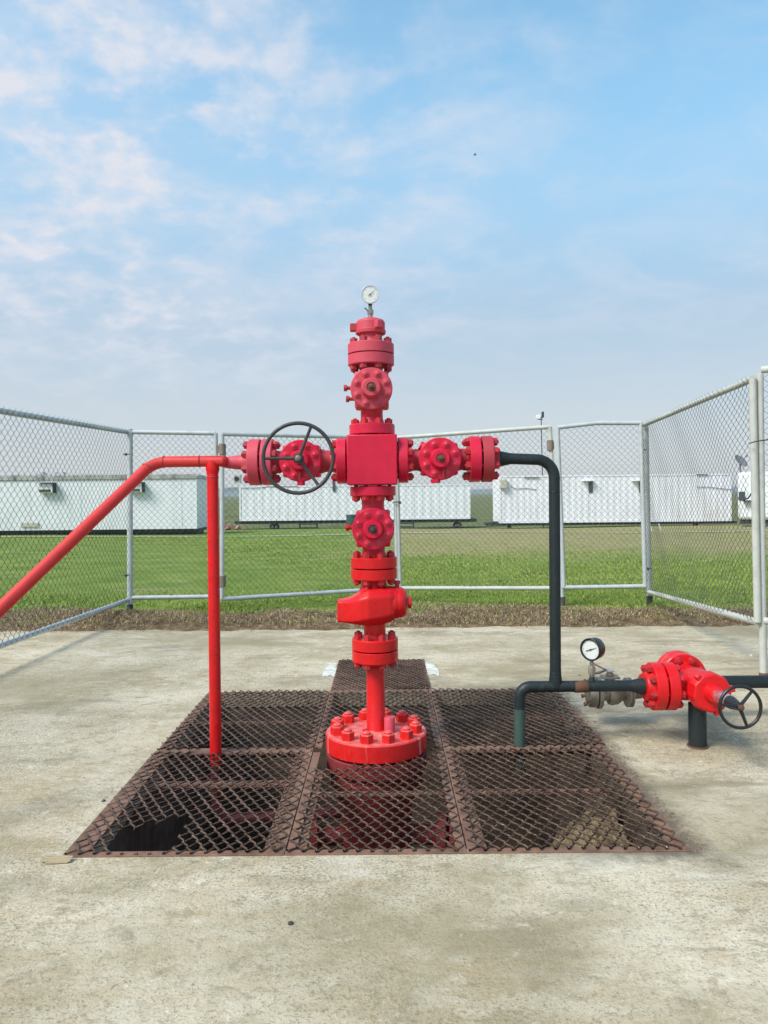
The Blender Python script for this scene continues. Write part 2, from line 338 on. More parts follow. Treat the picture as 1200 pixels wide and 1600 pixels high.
# ------------------------------------------------------------------ mesh builder
def frame(axis):
    a = Vector(axis).normalized()
    up = Vector((0, 0, 1)) if abs(a.z) < 0.95 else Vector((0, 1, 0))
    u = up.cross(a).normalized(); v = a.cross(u)
    return a, u, v
class MB:
    def __init__(s): s.v = []; s.f = []
    def ring(s, c, u, v, r, n, ph=0, sx=1, sy=1):
        i0 = len(s.v)
        for k in range(n):
            t = 2*math.pi*k/n+ph
            s.v.append(tuple(c+u*(r*sx*math.cos(t))+v*(r*sy*math.sin(t))))
        return list(range(i0, i0+n))
    def bridge(s, A, B):
        n = len(A)
        for k in range(n): s.f.append((A[k], A[(k+1) % n], B[(k+1) % n], B[k]))
    def lathe(s, o, axis, prof, n=32, ph=0, cap=True):
        """prof: list of (distance along axis, radius)"""
        o = Vector(o); a, u, v = frame(axis); prev = first = None
        for (d, r) in prof:
            cur = s.ring(o+a*d, u, v, max(r, 1e-5), n, ph)
            if prev: s.bridge(prev, cur)
            else: first = cur
            prev = cur
        if cap:
            s.f.append(tuple(reversed(first))); s.f.append(tuple(prev))
        return s
    def cyl(s, p0, p1, r0, r1=None, n=16, ch=0.0):
        p0, p1 = Vector(p0), Vector(p1); r1 = r0 if r1 is None else r1
        d = p1-p0; h = d.length
        if ch: s.lathe(p0, d, [(0, r0-ch), (ch, r0), (h-ch, r1), (h, r1-ch)], n)
        else: s.lathe(p0, d, [(0, r0), (h, r1)], n)
        return s
    def hexa(s, p, axis, r, h, ph=0, ch=0.12, n=6):
        s.lathe(p, axis, [(0, r), (h*(1-ch), r), (h, r*0.86)], n, ph); return s
    def disc(s, p, axis, r, h, ch=0.004, n=40):
        s.lathe(p, axis, [(0, r-ch), (ch, r), (h-ch, r), (h, r-ch)], n); return s
    def box(s, c, size, rot=None, taper=(1, 1)):
        c = Vector(c); hx, hy, hz = size[0]/2, size[1]/2, size[2]/2
        m = rot if rot else Matrix.Identity(3); i = len(s.v)
        for z in (-1, 1):
            tx, ty = taper if z > 0 else (1, 1)
            for x, y in ((-1, -1), (1, -1), (1, 1), (-1, 1)):
                s.v.append(tuple(c+m @ Vector((x*hx*tx, y*hy*ty, z*hz))))
        for q in ((3, 2, 1, 0), (4, 5, 6, 7), (0, 1, 5, 4), (1, 2, 6, 5), (2, 3, 7, 6), (3, 0, 4, 7)):
            s.f.append(tuple(i+k for k in q))
        return s
    def bar(s, p0, p1, w, h):
        """rectangular bar between points; w horizontal, h along the other normal"""
        p0, p1 = Vector(p0), Vector(p1); a, u, v = frame(p1-p0)
        i = len(s.v)
        for p in (p0, p1):
            for x, y in ((-1, -1), (1, -1), (1, 1), (-1, 1)): s.v.append(tuple(p+u*(x*w/2)+v*(y*h/2)))
        for q in ((3, 2, 1, 0), (4, 5, 6, 7), (0, 1, 5, 4), (1, 2, 6, 5), (2, 3, 7, 6), (3, 0, 4, 7)):
            s.f.append(tuple(i+k for k in q))
        return s
    def tube(s, pts, r, n=10, closed=False, ends=True):
        pts = [Vector(p) for p in pts]; m = len(pts)
        rr = r if isinstance(r, (list, tuple)) else [r]*m
        t0 = (pts[1]-pts[0]).normalized()
        _, u, v = frame(t0); rings = []
        for k in range(m):
            if closed: d = (pts[(k+1) % m]-pts[k-1]).normalized()
            elif k == 0: d = t0
            elif k == m-1: d = (pts[k]-pts[k-1]).normalized()
            else: d = ((pts[k]-pts[k-1]).normalized()+(pts[k+1]-pts[k]).normalized()).normalized()
            u = (u-d*u.dot(d)).normalized(); v = d.cross(u)
            rings.append(s.ring(pts[k], u, v, rr[k], n))
        for k in range(m-1): s.bridge(rings[k], rings[k+1])
        if closed: s.bridge(rings[-1], rings[0])
        elif ends: s.f.append(tuple(reversed(rings[0]))); s.f.append(tuple(rings[-1]))
        return s
    def torus(s, c, axis, R_, r, n=48, k=10):
        a, u, v = frame(axis); c = Vector(c)
        pts = [c+u*R_*math.cos(2*math.pi*i/n)+v*R_*math.sin(2*math.pi*i/n) for i in range(n)]
        rings = []
        for i in range(n):
            rad = (pts[i]-c).normalized()
            rings.append(s.ring(pts[i], rad, a, r, k))
        for i in range(n): s.bridge(rings[i], rings[(i+1) % n])
        return s
    def sections(s, secs, cap=True):
        """secs: lists of equally many points"""
        prev = first = None
        for sec in secs:
            i0 = len(s.v); s.v += [tuple(p) for p in sec]; cur = list(range(i0, i0+len(sec)))
            if prev: s.bridge(prev, cur)
            else: first = cur
            prev = cur
        if cap: s.f.append(tuple(reversed(first))); s.f.append(tuple(prev))
        return s
    def mesh(s, name):
        me = bpy.data.meshes.new(name); me.from_pydata(s.v, [], s.f); me.update(); return me
    def build(s, name, mat, parent=None, smooth=40, bevel=0, loc=None):
        me = s.mesh(name)
        o = bpy.data.objects.new(name, me); COL.objects.link(o)
        me.materials.append(mat if not isinstance(mat, str) else M[mat])
        import bmesh
        bm = bmesh.new(); bm.from_mesh(me); bmesh.ops.recalc_face_normals(bm, faces=bm.faces); bm.to_mesh(me); bm.free()
        if smooth:
            me.polygons.foreach_set('use_smooth', [True]*len(me.polygons)); me.set_sharp_from_angle(angle=R(smooth))
        if bevel:
            bv = o.modifiers.new('bevel', 'BEVEL'); bv.width = bevel; bv.segments = 2; bv.limit_method = 'ANGLE'; bv.angle_limit = R(40)
        if parent: o.parent = parent
        if loc is not None: o.location = loc
        return o
def tag(o, label=None, cat=None, group=None, kind=None):
    if label: o['label'] = label
    if cat: o['category'] = cat
    if group: o['group'] = group
    if kind: o['kind'] = kind
    return o
def thing(name, loc, label, cat, group=None):
    o = bpy.data.objects.new(name, None); COL.objects.link(o); o.location = loc; o.empty_display_size = 0.1
    return tag(o, label, cat, group)
def copy_to(src, parent, mat4):
    c = src.copy(); COL.objects.link(c); c.parent = parent; c.matrix_local = mat4; return c
def place(mesh, name, mat, parent, mat4):
    o = bpy.data.objects.new(name, mesh); COL.objects.link(o); o.parent = parent; o.matrix_local = mat4
    return o
def axis_mat(p, axis, spin=0):
    q = Vector(axis).to_track_quat('Z', 'Y').to_matrix().to_4x4()
    return Matrix.Translation(Vector(p)) @ q @ Matrix.Rotation(spin, 4, 'Z')
def smooth_mesh(mb, name, mat, ang=35):
    import bmesh
    me = mb.mesh(name); bm = bmesh.new(); bm.from_mesh(me); bmesh.ops.recalc_face_normals(bm, faces=bm.faces); bm.to_mesh(me); bm.free()
    me.materials.append(M[mat]); me.polygons.foreach_set('use_smooth', [True]*len(me.polygons)); me.set_sharp_from_angle(angle=R(ang))
    return me

# chain of zigzag wires on a plane. o: origin, U: unit along, V: unit wire direction, Nn: normal
def zigzag(o, U, V, Nn, lu, lv, p, q, r, amp, k=5, keep=None, jit=0.0, top_barb=0.0, shear=0.0):
    o, U, V, Nn = Vector(o), Vector(U), Vector(V), Vector(Nn)
    V_, F_ = [], []
    nu = int(lu/p); nv = int((lv+top_barb)/q)+1
    angs = [2*math.pi*j/k for j in range(k)]
    for i in range(nu):
        uc = (i+0.5)*p+(lu-nu*p)/2
        path = []
        ox = random.uniform(-jit, jit)
        for j in range(nv+1):
            sgn = 1 if (i+j) % 2 else -1
            u = uc+sgn*(p*0.5+r*0.5)+ox*0.3; v = j*q
            # short hooked end: two points, passing from one face of the net to the other
            e = min(q*0.16, r*2.2)
            zf = amp
            nn0 = -zf*sgn; nn1 = zf*sgn
            P0 = o+U*(u-sgn*r*0.4)+V*(v-e)+Nn*nn0
            P1 = o+U*(u+sgn*r*0.3)+V*v
            P2 = o+U*(u-sgn*r*0.4)+V*(v+e)+Nn*nn1
            path += [(P0, u, v-e), (P1, u, v), (P2, u, v+e)]
        run = []
        def flush(run):
            if len(run) < 2: return
            m = len(run); base = len(V_)
            for a in range(m):
                d = (run[min(a+1, m-1)]-run[max(a-1, 0)]).normalized()
                w = Nn.cross(d).normalized(); h = d.cross(w)
                for t in angs:
                    V_.append(tuple(run[a]+w*(r*math.cos(t))+h*(r*math.sin(t))))
            for a in range(m-1):
                b0 = base+a*k; b1 = b0+k
                for j in range(k):
                    F_.append((b0+j, b0+(j+1) % k, b1+(j+1) % k, b1+j))
        for (P, u, v) in path:
            inside = (-0.001 <= v <= lv+(top_barb if i % 2 else 0)) and (keep is None or keep(P))
            if inside: run.append(P)
            else: flush(run); run = []
        flush(run)
    mb = MB(); mb.v = V_; mb.f = F_
    return mb

# ================================================================== SETTING
PX0, PX1, PY0, PY1 = -1.36, 1.27, 3.45, 6.15          # the pit opening
def tz(y):
    pts = [(-60, -0.07), (9.0, -0.07), (9.3, 0.03), (10.0, 0.05), (11.0, 0.0), (14, 0.0), (25, -0.10), (38, -0.30), (44, -0.43), (52, -0.80), (70, -1.15), (150, -1.5), (9000, -1.5)]
    for (a, za), (b_, zb) in zip(pts, pts[1:]):
        if y <= b_: return za+(zb-za)*(y-a)/(b_-a)
    return -1.5
xs = sorted(set([-6000, -2000, -600, -200, -80, -40] + list(np.arange(-24, 24.1, 1.5)) + [PX0, PX1, 40, 80, 200, 600, 2000, 6000]))
ys = sorted(set([-60, -20, -8, 0, PY0, PY1] + list(np.arange(8.8, 12, 0.2)) + list(np.arange(12, 46, 1.5)) + [48, 52, 56, 62, 70, 80, 100, 150, 300, 700, 1500, 3000, 8000]))
mb = MB()
idx = {}
for j, y in enumerate(ys):
    for i, x in enumerate(xs):
        dz = 0
        if 9.3 <= y <= 11 and abs(x) < 12: dz = 0.03*math.sin(x*1.7+y*3)*math.sin(x*0.63+1)
        if y > 12 and y < 100: dz = 0.04*math.sin(x*0.31+y*0.2)
        idx[i, j] = len(mb.v); mb.v.append((x, y, tz(y)+dz))
for j in range(len(ys)-1):
    for i in range(len(xs)-1):
        if xs[i] >= PX0 and xs[i+1] <= PX1 and ys[j] >= PY0 and ys[j+1] <= PY1: continue
        mb.f.append((idx[i, j], idx[i+1, j], idx[i+1, j+1], idx[i, j+1]))
tag(mb.build('ground', 'field', smooth=60), kind='structure')

# concrete slab with the cellar opening
mb = MB()
def slab_edge(x): return 9.10+0.05*math.sin(x*1.3)+0.035*math.sin(x*4.1+1)+0.022*math.sin(x*11)+0.015*math.sin(x*23+2)+0.008*math.sin(x*57)
sxs = sorted(set(list(np.linspace(-7.5, 7.5, 420)) + [PX0, PX1])); sys_ = [-5, -2, 0, 2, PY0, PY1, 8]
idx = {}
for j in range(len(sys_)+1):
    for i, x in enumerate(sxs):
        y = sys_[j] if j < len(sys_) else slab_edge(x)
        idx[i, j] = len(mb.v); mb.v.append((x, y, 0.0))
for j in range(len(sys_)):
    for i in range(len(sxs)-1):
        if sxs[i] >= PX0-1e-6 and sxs[i+1] <= PX1+1e-6 and j == 4: continue
        mb.f.append((idx[i, j], idx[i+1, j], idx[i+1, j+1], idx[i, j+1]))
o = mb.build('pavement', 'concrete', smooth=0)
so = o.modifiers.new('thick', 'SOLIDIFY'); so.thickness = 0.10; so.offset = -1
tag(o, kind='structure')
# cellar walls and floor
mb = MB(); D = -1.5
ax0, ax1, ay0, ay1 = PX0-0.005, PX1+0.005, PY0-0.005, PY1+0.005
mb.box(((ax0+ax1)/2, ay1+0.08, (D-0.1)/2+0.01), (ax1-ax0+0.3, 0.15, -D+0.02))
mb.box(((ax0+ax1)/2, ay0-0.08, (D-0.1)/2+0.01), (ax1-ax0+0.3, 0.15, -D+0.02))
mb.box((ax0-0.08, (ay0+ay1)/2, (D-0.1)/2+0.01), (0.15, ay1-ay0, -D+0.02))
mb.box((ax1+0.08, (ay0+ay1)/2, (D-0.1)/2+0.01), (0.15, ay1-ay0, -D+0.02))
mb.box(((ax0+ax1)/2, (ay0+ay1)/2, D-0.05), (ax1-ax0+0.4, ay1-ay0+0.4, 0.1))
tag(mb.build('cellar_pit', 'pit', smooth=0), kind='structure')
# heap of rubble in the right front of the pit, under the grating
mb = MB(); nx, ny = 26, 26
for j in range(ny):
    for i in range(nx):
        u, v = i/(nx-1), j/(ny-1)
        x = 0.55+u*0.68; y = 3.53+v*1.5
        h = -1.45+1.30*max(0, 1-((1-u)**2*0.9+(v-0.42)**2*2.6))+0.05*math.sin(i*1.7)*math.cos(j*2.1)+random.uniform(-0.02, 0.02)
        mb.v.append((x, y, h))
for j in range(ny-1):
    for i in range(nx-1):
        a = j*nx+i; mb.f.append((a, a+1, a+nx+1, a+nx))
tag(mb.build('sand_heap', 'sand'), kind='stuff', label='sandy rubble seen through the right front grating', cat='rubble')

# white paint splashes beside the narrow rear grating
def patch(cx, cy, rx, ry, name='paint_patch'):
    mb = MB(); n = 40; pts = []
    for k in range(n):
        t = 2*math.pi*k/n; rr = 1+0.16*math.sin(3*t+cx*7)+0.1*math.sin(7*t+1)+random.uniform(-0.09, 0.09)
        c, s_ = math.cos(t), math.sin(t)
        sq = 1/max(abs(c), abs(s_))**0.7
        pts.append((cx+rx*rr*c*sq, cy+ry*rr*s_*sq, 0.004))
    mb.v = pts+[(cx, cy, 0.004)]; mb.f = [(k, (k+1) % n, n) for k in range(n)]
    return mb.build(name, 'whitepatch', smooth=0)
p = G(518, 1047); tag(patch(p.x-0.01, p.y, 0.055, 0.26), 'white paint splash left of the narrow rear grating', 'paint mark')
p = G(672, 1046); tag(patch(p.x+0.01, p.y, 0.055, 0.24), 'white paint splash right of the narrow rear grating', 'paint mark')

# pale track edge in front of the trailers
for (xa, xb, yl, wd) in ((-60, 60, 34.2, 0.5),):
    mb = MB(); xs2 = list(np.linspace(xa, xb, 80))
    for x in xs2:
        ya = yl+(0.06*x if x < 0 else 0.04*x)*0+0.15*math.sin(x*0.4)
        for yy_ in (ya, ya+wd): mb.v.append((x, yy_, tz(yy_)+0.04*math.sin(x*0.31+yy_*0.2)+0.03))
    for i in range(len(xs2)-1): mb.f.append((2*i, 2*i+2, 2*i+3, 2*i+1))
    tag(mb.build('path', 'track', smooth=0), kind='structure')
# far low hills
mb = MB(); n = 160
for k in range(n+1):
    x = -4200+8400*k/n
    h = 14+9*math.sin(k*0.21)+6*math.sin(k*0.53+1)+4*math.sin(k*1.1)
    for (dy, z) in ((0, -3), (60, h*0.7), (160, h), (500, -3)): mb.v.append((x, 2500+dy, z))
for k in range(n):
    for j in range(3):
        a = 4*k+j; mb.f.append((a, a+4, a+5, a+1))
tag(mb.build('hills', 'hill'), kind='structure')

# ================================================================== GRATING PANELS
GX0, GX1, GY0, GYM, GY1 = -1.445, 1.345, 3.40, 4.79, 6.21
BXL, BXR = -0.455, 0.355
TREE_Y = 4.85
TX = -0.063
def flange_clear(P):
    x, y = P.x, P.y
    if (x-TX)**2+(y-TREE_Y)**2 < 0.345**2: return False
    if -0.455 < x < -0.2 and 4.44 < y < 4.80: return False  # the missing piece left of the wellhead
    if -1.27 < x < -0.985 and 3.43 < y < 3.63+0.16*(x+1.27)/0.285: return False   # torn corner
    if abs(x+1.08) < 0.085 and abs(y-4.78) < 0.08: return False
    return True
def grating(x0, x1, y0, y1, beams, label, p=0.031, q=0.054, r=0.0046, edge=True, lift=0.0, ends=(True, True), wide=(0, 0)):
    t = thing('grating_panel', ((x0+x1)/2, (y0+y1)/2, 0), label, 'grating', 'steel mesh covers over the well cellar')
    o = Vector(((x0+x1)/2, (y0+y1)/2, 0))
    w = 0.045
    mb = MB(); z = -0.004
    if ends[0]: mb.box(((x0+x1)/2-o.x, y0+w/2-o.y, z+0.004), (x1-x0, w, 0.012))
    if ends[1]: mb.box(((x0+x1)/2-o.x, y1-w/2-o.y, z+0.004), (x1-x0, w, 0.012))
    wl, wr = w+wide[0], w+wide[1]
    mb.box((x0+wl/2-o.x, (y0+y1)/2-o.y, z+0.004), (wl, y1-y0-2*w, 0.012))
    mb.box((x1-wr/2-o.x, (y0+y1)/2-o.y, z+0.004), (wr, y1-y0-2*w, 0.012))
    # standing lip of the angle iron
    if ends[0]: mb.box(((x0+x1)/2-o.x, y0+w-0.004-o.y, -0.03), (x1-x0-2*w, 0.006, 0.05))
    fr = mb.build('frame', 'bar', t, smooth=0, bevel=0.0015)
    if edge:
        for bx in beams:
            b2 = MB()
            kind, pos, a0, a1, ww = bx
            if kind == 'x': b2.box(((a0+a1)/2-o.x, pos-o.y, -0.012), (a1-a0, ww, 0.014))
            else: b2.box((pos-o.x, (a0+a1)/2-o.y, -0.013), (ww, a1-a0, 0.014))
            b2.build('crossbar', 'bar', t, smooth=0, bevel=0.0015)
    me = zigzag((x0+0.004, y0+0.012, 0.013+lift), (1, 0, 0), (0, 1, 0), (0, 0, 1), x1-x0-0.008, y1-y0-0.02, p, q, r, 0.0050, 6, flange_clear, 0.002)
    me.v = [(a-o.x+0.0035*math.sin(b_*7+a*3.1)+0.0015*math.sin(a*61+b_*37), b_-o.y+0.003*math.sin(a*8.3+b_*2), c_+0.004*math.sin(a*5+b_*3)+0.0018*math.sin(a*23+b_*31)) for a, b_, c_ in me.v]
    me.build('mesh_infill', 'grate', t, smooth=60)
    return t
grating(GX0, BXL-0.003, GY0, GYM-0.003, [('x', 4.28, GX0+0.15, BXL-0.05, 0.07), ('y', -0.53, 3.45, 4.75, 0.06)], 'front left steel mesh grating with the torn corner hole', wide=(0.06, 0))
grating(BXL+0.003, BXR-0.003, GY0, GYM-0.002, [('x', 4.12, BXL+0.05, BXR-0.05, 0.04), ('y', BXL+0.065, 3.45, 4.46, 0.05)], 'front middle steel mesh grating just before the red wellhead base', ends=(True, False))
grating(BXR+0.003, GX1, GY0, GYM-0.003, [('x', 4.13, BXR+0.05, GX1-0.1, 0.04), ('y', BXR+0.07, 3.45, 4.74, 0.05)], 'front right steel mesh grating over the sandy rubble', wide=(0, 0.02))
grating(GX0+0.01, BXL-0.003, GYM+0.003, GY1, [('x', 5.42, GX0+0.1, BXL-0.05, 0.05)], 'rear left steel mesh grating behind the red downpipe', wide=(0.03, 0))
grating(BXL+0.003, BXR-0.003, GYM+0.002, GY1-0.003, [('x', 5.46, BXL+0.05, BXR-0.05, 0.05)], 'rear middle steel mesh grating behind the red wellhead base', ends=(False, True))
grating(BXR+0.003, GX1+0.03, GYM+0.003, GY1, [('x', 5.49, BXR+0.05, GX1-0.05, 0.05)], 'rear right steel mesh grating around the foot of the black pipe')
grating(-0.45, 0.37, GY1+0.004, 7.37, [], 'narrow rear strip of steel mesh grating between white paint splashes', p=0.024, q=0.036, r=0.0038)
# trench under the narrow strip reads dark: a dark plate on the slab stands in for that shade
mb = MB(); mb.box((-0.04, 6.79, 0.003), (0.80, 1.12, 0.005))
tag(mb.build('trench_shade_plate', 'bar', smooth=0), 'dark plate standing for trench shade under the narrow rear strip of grating', 'plate')

# cellar equipment below the grating
t = thing('well_casing', (TX, TREE_Y, -1.5), 'rusty red casing head in the dark pit under the wellhead', 'casing')
mb = MB(); mb.lathe((0, 0, 0), (0, 0, 1), [(0, 0.20), (0.5, 0.20), (0.52, 0.30), (0.62, 0.30), (0.64, 0.22), (1.15, 0.22), (1.28, 0.29), (1.385, 0.29)], 40)
mb.build('casing_pipe', 'darkred', t)
mb = MB(); mb.disc((0, 0, 1.390), (0, 0, 1), 0.315, 0.095, 0.006, 48); mb.build('casing_flange', 'darkred', t)
for k, sx in enumerate((-1, 1)):
    mb = MB(); mb.cyl((sx*0.2, 0, 0.95), (sx*0.55, -0.05, 0.95), 0.06, n=20); mb.disc((sx*0.38, -0.02, 0.95), (sx, -0.14, 0), 0.14, 0.06, 0.004, 28)
    mb.disc((sx*0.46, -0.03, 0.95), (sx, -0.14, 0), 0.14, 0.06, 0.004, 28); mb.build('outlet_valve', 'darkred', t)
mb = MB(); mb.box((-1.09, 3.60, -0.78), (0.24, 0.14, 1.2)); tag(mb.build('pit_post', 'pitgreen', smooth=0, bevel=0.01), 'dark green steel box below the torn grating corner', 'box')

# wood splinter, pebbles, debris
mb = MB(); p = G(90, 1347)
for k in range(5):
    a = random.uniform(-0.12, 0.12); l = random.uniform(0.09, 0.15); oy = (k-2)*0.008
    c = Vector((p.x+random.uniform(-0.015, 0.015), p.y+oy, 0.006+0.003*k))
    d = Vector((math.cos(a), math.sin(a), 0))*l/2
    mb.bar(c-d, c+d, 0.010, 0.005)
tag(mb.build('wood_splinter', 'wood', smooth=0), 'splintered scrap of pale wood at the front left grating corner', 'wood scrap')
def stone(px, py, s, label, mat='stone'):
    p = G(px, py); mb = MB(); n = 7
    mb.lathe((p.x, p.y, 0), (random.uniform(-.3, .3), random.uniform(-.3, .3), 1), [(0, s), (s*0.5, s*1.05), (s, s*0.5)], n)
    mb.v = [(a+random.uniform(-.25, .25)*s, b_+random.uniform(-.25, .25)*s, max(0.001, c_)) for a, b_, c_ in mb.v]
    tag(mb.build('pebble', mat, smooth=0), label, 'pebble', 'loose bits lying on the concrete')
stone(454, 1444, 0.010, 'black chip lying on the bare concrete in front of the grating', 'darkmetal')
stone(1173, 1025, 0.016, 'small white stone on the concrete left of the right gate post', 'dial')
stone(162, 1252, 0.010, 'small dark pebble left of the front left grating', 'darkmetal')
stone(957, 1219, 0.012, 'small dark pebble right of the front right grating', 'darkmetal')
stone(905, 1055, 0.012, 'small stone on the concrete behind the black gauge pipe')
# fine grit
V_, F_ = [], []
for k in range(1500):
    if k < 1000: x, y = rng.uniform(-2.6, 2.6), rng.uniform(1.7, 3.35)
    else: x, y = rng.uniform(-5, 5), rng.uniform(3.4, 9.0)
    if GX0 < x < GX1+0.05 and y > 3.38 and y < 6.3: continue
    s = abs(rng.normal(0, 0.0022))+0.001; a = rng.uniform(0, 6.28); b0 = len(V_)
    for j in range(4): V_.append((x+s*1.3*math.cos(a+j*1.57)*rng.uniform(.6, 1.3), y+s*math.sin(a+j*1.57)*rng.uniform(.6, 1.3), 0.0005))
    V_.append((x, y, s*0.9))
    for j in range(4): F_.append((b0+j, b0+(j+1) % 4, b0+4))
mb = MB(); mb.v, mb.f = V_, F_
tag(mb.build('grit', 'stone', smooth=0), 'loose grit scattered over the concrete slab', 'grit', kind='stuff')
# grime and flakes along the right edge of the grating
V_, F_ = [], []
for k in range(500):
    y = rng.uniform(3.4, 6.2); x = GX1+0.01+abs(rng.normal(0, 0.035))
    s = abs(rng.normal(0, 0.0035))+0.0015; a = rng.uniform(0, 6.28); b0 = len(V_)
    for j in range(3): V_.append((x+s*1.6*math.cos(a+j*2.1), y+s*math.sin(a+j*2.1), 0.001))
    V_.append((x, y, s*0.8))
    for j in range(3): F_.append((b0+j, b0+(j+1) % 3, b0+3))
mb = MB(); mb.v, mb.f = V_, F_
tag(mb.build('rust_flakes', 'bar', smooth=0), 'dark rust flakes along the right edge of the grating', 'debris', kind='stuff')

# ================================================================== WELLHEAD TREE
tree = thing('wellhead_tree', (TX, TREE_Y, 0), 'tall red wellhead tree of flanged valves with a handwheel and top gauge', 'wellhead')
tree.rotation_euler = (0, -0.0045, 0)
SC_ = 4.85/F
def zc_(y): return EYE+(771-y)*SC_          # height of a point on the axis plane
def zf_(y): return EYE+(771-y)*(4.85-0.145)/F     # height of a front rim point
def xx(px, y=720): return (px-581)*SC_
# stud: nut both ends, along local Z centred at 0
def stud_mesh(name, half, r_nut, h_nut, r_b, mat, proud=0.008):
    mb = MB()
    mb.cyl((0, 0, -half-h_nut-proud), (0, 0, half+h_nut+proud), r_b, n=10, ch=0.002)
    for s in (1, -1):
        mb.hexa((0, 0, s*half), (0, 0, s), r_nut, h_nut, 0.3, 0.07)
    return smooth_mesh(mb, name, mat, 25)
def flange_joint(parent, c0, axis, T, r, mat, mats=None, gap=0.007, n=8, hub=0.072, bolt=True, phase=None, both=(True, True), name='flange', extra=0, bmat=None):
    """c0: joint plane centre. axis: unit. two discs of thickness T each side"""
    c0 = Vector(c0); a, u, v = frame(axis)
    mats = mats or (mat, mat)
    o2 = None
    for sgn, on, mm in ((1, both[0], mats[0]), (-1, both[1], mats[1])):
        if not on: continue
        mb = MB()
        d0 = gap/2
        mb.lathe(c0, a*sgn, [(0.0, r*0.62), (d0, r*0.62), (d0, r-0.003), (d0+0.003, r), (d0+T-0.005, r), (d0+T, r-0.005), (d0+T, hub*1.18), (d0+T+0.018, hub*1.08), (d0+T+0.04, hub)], 48)
        o = mb.build(name, mm, parent, smooth=30)
        o2 = o2 or o
    if bolt:
        half = gap/2+T
        bm_ = bmat or {'hazy_red': 'dullred'}.get(mats[0], 'boltred')
        if both == (True, True): me = stud_mesh('stud_bolt', half, 0.0255, 0.028, 0.0125, bm_)
        else:
            mb = MB(); mb.cyl((0, 0, -0.01), (0, 0, half+0.028+0.008), 0.0125, n=10, ch=0.002); mb.hexa((0, 0, half), (0, 0, 1), 0.0255, 0.028, 0.4, 0.07)
            me = smooth_mesh(mb, 'stud_bolt', bm_, 25)
        ph = phase if phase is not None else math.pi/n
        ax = a if both[0] else -a
        for k in range(n):
            t = 2*math.pi*k/n+ph
            p = c0+u*(r*0.79*math.cos(t))+v*(r*0.79*math.sin(t))
            place(me, 'stud_bolt', None, o2, axis_mat(p, ax, random.uniform(0, 1)))
    return o2
UP = Vector((0, 0, 1))
RF = 36*SC_
# base flange
mb = MB(); RB = 0.318
mb.lathe((0, 0, 0.0), UP, [(0, RB-0.004), (0.004, RB), (0.100, RB), (0.108, RB-0.008), (0.108, 0.175), (0.114, 0.165), (0.114, 0.055)], 72)
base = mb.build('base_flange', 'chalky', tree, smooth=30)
bm_ = MB(); bm_.hexa((0, 0, 0), UP, 0.042, 0.052, 0.0, 0.10); bm_.lathe((0, 0, 0.052), UP, [(0, 0.026), (0.008, 0.025), (0.016, 0.014)], 16)
bme = smooth_mesh(bm_, 'hex_bolt', 'chalky', 25)
for k in range(12):
    t = 2*math.pi*(k+0.58)/12
    place(bme, 'hex_bolt', None, base, axis_mat((0.253*math.cos(t), 0.253*math.sin(t), 0.108), UP, random.uniform(0, 1)))
mb = MB(); mb.lathe((0.085, -0.07, 0.114), UP, [(0, 0.034), (0.088, 0.034), (0.094, 0.030), (0.097, 0.012)], 24); mb.build('plug_fitting', 'hazy_red', base)
mb = MB(); mb.cyl((-0.063, -0.13, 0.108), (-0.063, -0.13, 0.140), 0.016, n=14); mb.hexa((-0.063, -0.13, 0.140), UP, 0.019, 0.014); mb.build('plug_fitting', 'red', base)
mb = MB(); mb.hexa((0.175, -0.05, 0.108), UP, 0.021, 0.032, 0.3); mb.build('plug_fitting', 'hazy_red', base)
mb = MB(); mb.lathe((0, 0, 0.112), UP, [(0, 0.066), (0.010, 0.059), (zf_(1045)-0.112, 0.057)], 32); mb.build('riser_pipe', 'red', tree)
# lower flange pair
zj = zf_(1021.5); flange_joint(tree, (0, 0, zj), UP, 0.070, RF, 'red', hub=0.060)
# neck between lower flanges and swivel body
mb = MB(); mb.lathe((0, 0, zj+0.10), UP, [(0, 0.068), (0.06, 0.068), (0.10, 0.075), (0.18, 0.10)], 32); mb.build('neck', 'red', tree)
# cranked check-valve body
zb = zf_(950)+0.005
def oct_sec(x, y0, hy, zc0, hz, cy=0.32, cz=0.32, n=2, lean=0):
    pts = []
    for (sy, sz) in ((-1, -1), (1, -1), (1, 1), (-1, 1)):
        a = (y0+sy*hy, zc0+sz*hz*(1-cz)); b_ = (y0+sy*hy*(1-cy), zc0+sz*hz)
        pr = (a, b_) if sy*sz < 0 else (b_, a)
        if (sy, sz) == (-1, -1): pr = (a, b_)
        if (sy, sz) == (1, -1): pr = (b_, a)
        if (sy, sz) == (1, 1): pr = (a, b_)
        if (sy, sz) == (-1, 1): pr = (b_, a)
        for q in pr: pts.append(Vector((x, q[0], q[1])))
    return pts
mb = MB()
mb.sections([oct_sec(-0.232, -0.02, 0.055, zb-0.035, 0.056, 0.10, 0.10), oct_sec(-0.226, -0.02, 0.066, zb-0.035, 0.066, 0.12, 0.12), oct_sec(-0.205, -0.02, 0.070, zb-0.034, 0.067, 0.14, 0.14),
             oct_sec(-0.150, -0.03, 0.092, zb-0.030, 0.076, 0.22, 0.20), oct_sec(-0.085, -0.04, 0.125, zb-0.015, 0.098, 0.30, 0.34),
             oct_sec(-0.035, -0.04, 0.135, zb-0.005, 0.112, 0.34, 0.40), oct_sec(0.05, -0.03, 0.125, zb+0.0, 0.112, 0.36, 0.42),
             oct_sec(0.10, -0.03, 0.112, zb+0.005, 0.106, 0.40, 0.44), oct_sec(0.125, -0.03, 0.098, zb+0.010, 0.096, 0.42, 0.44)])
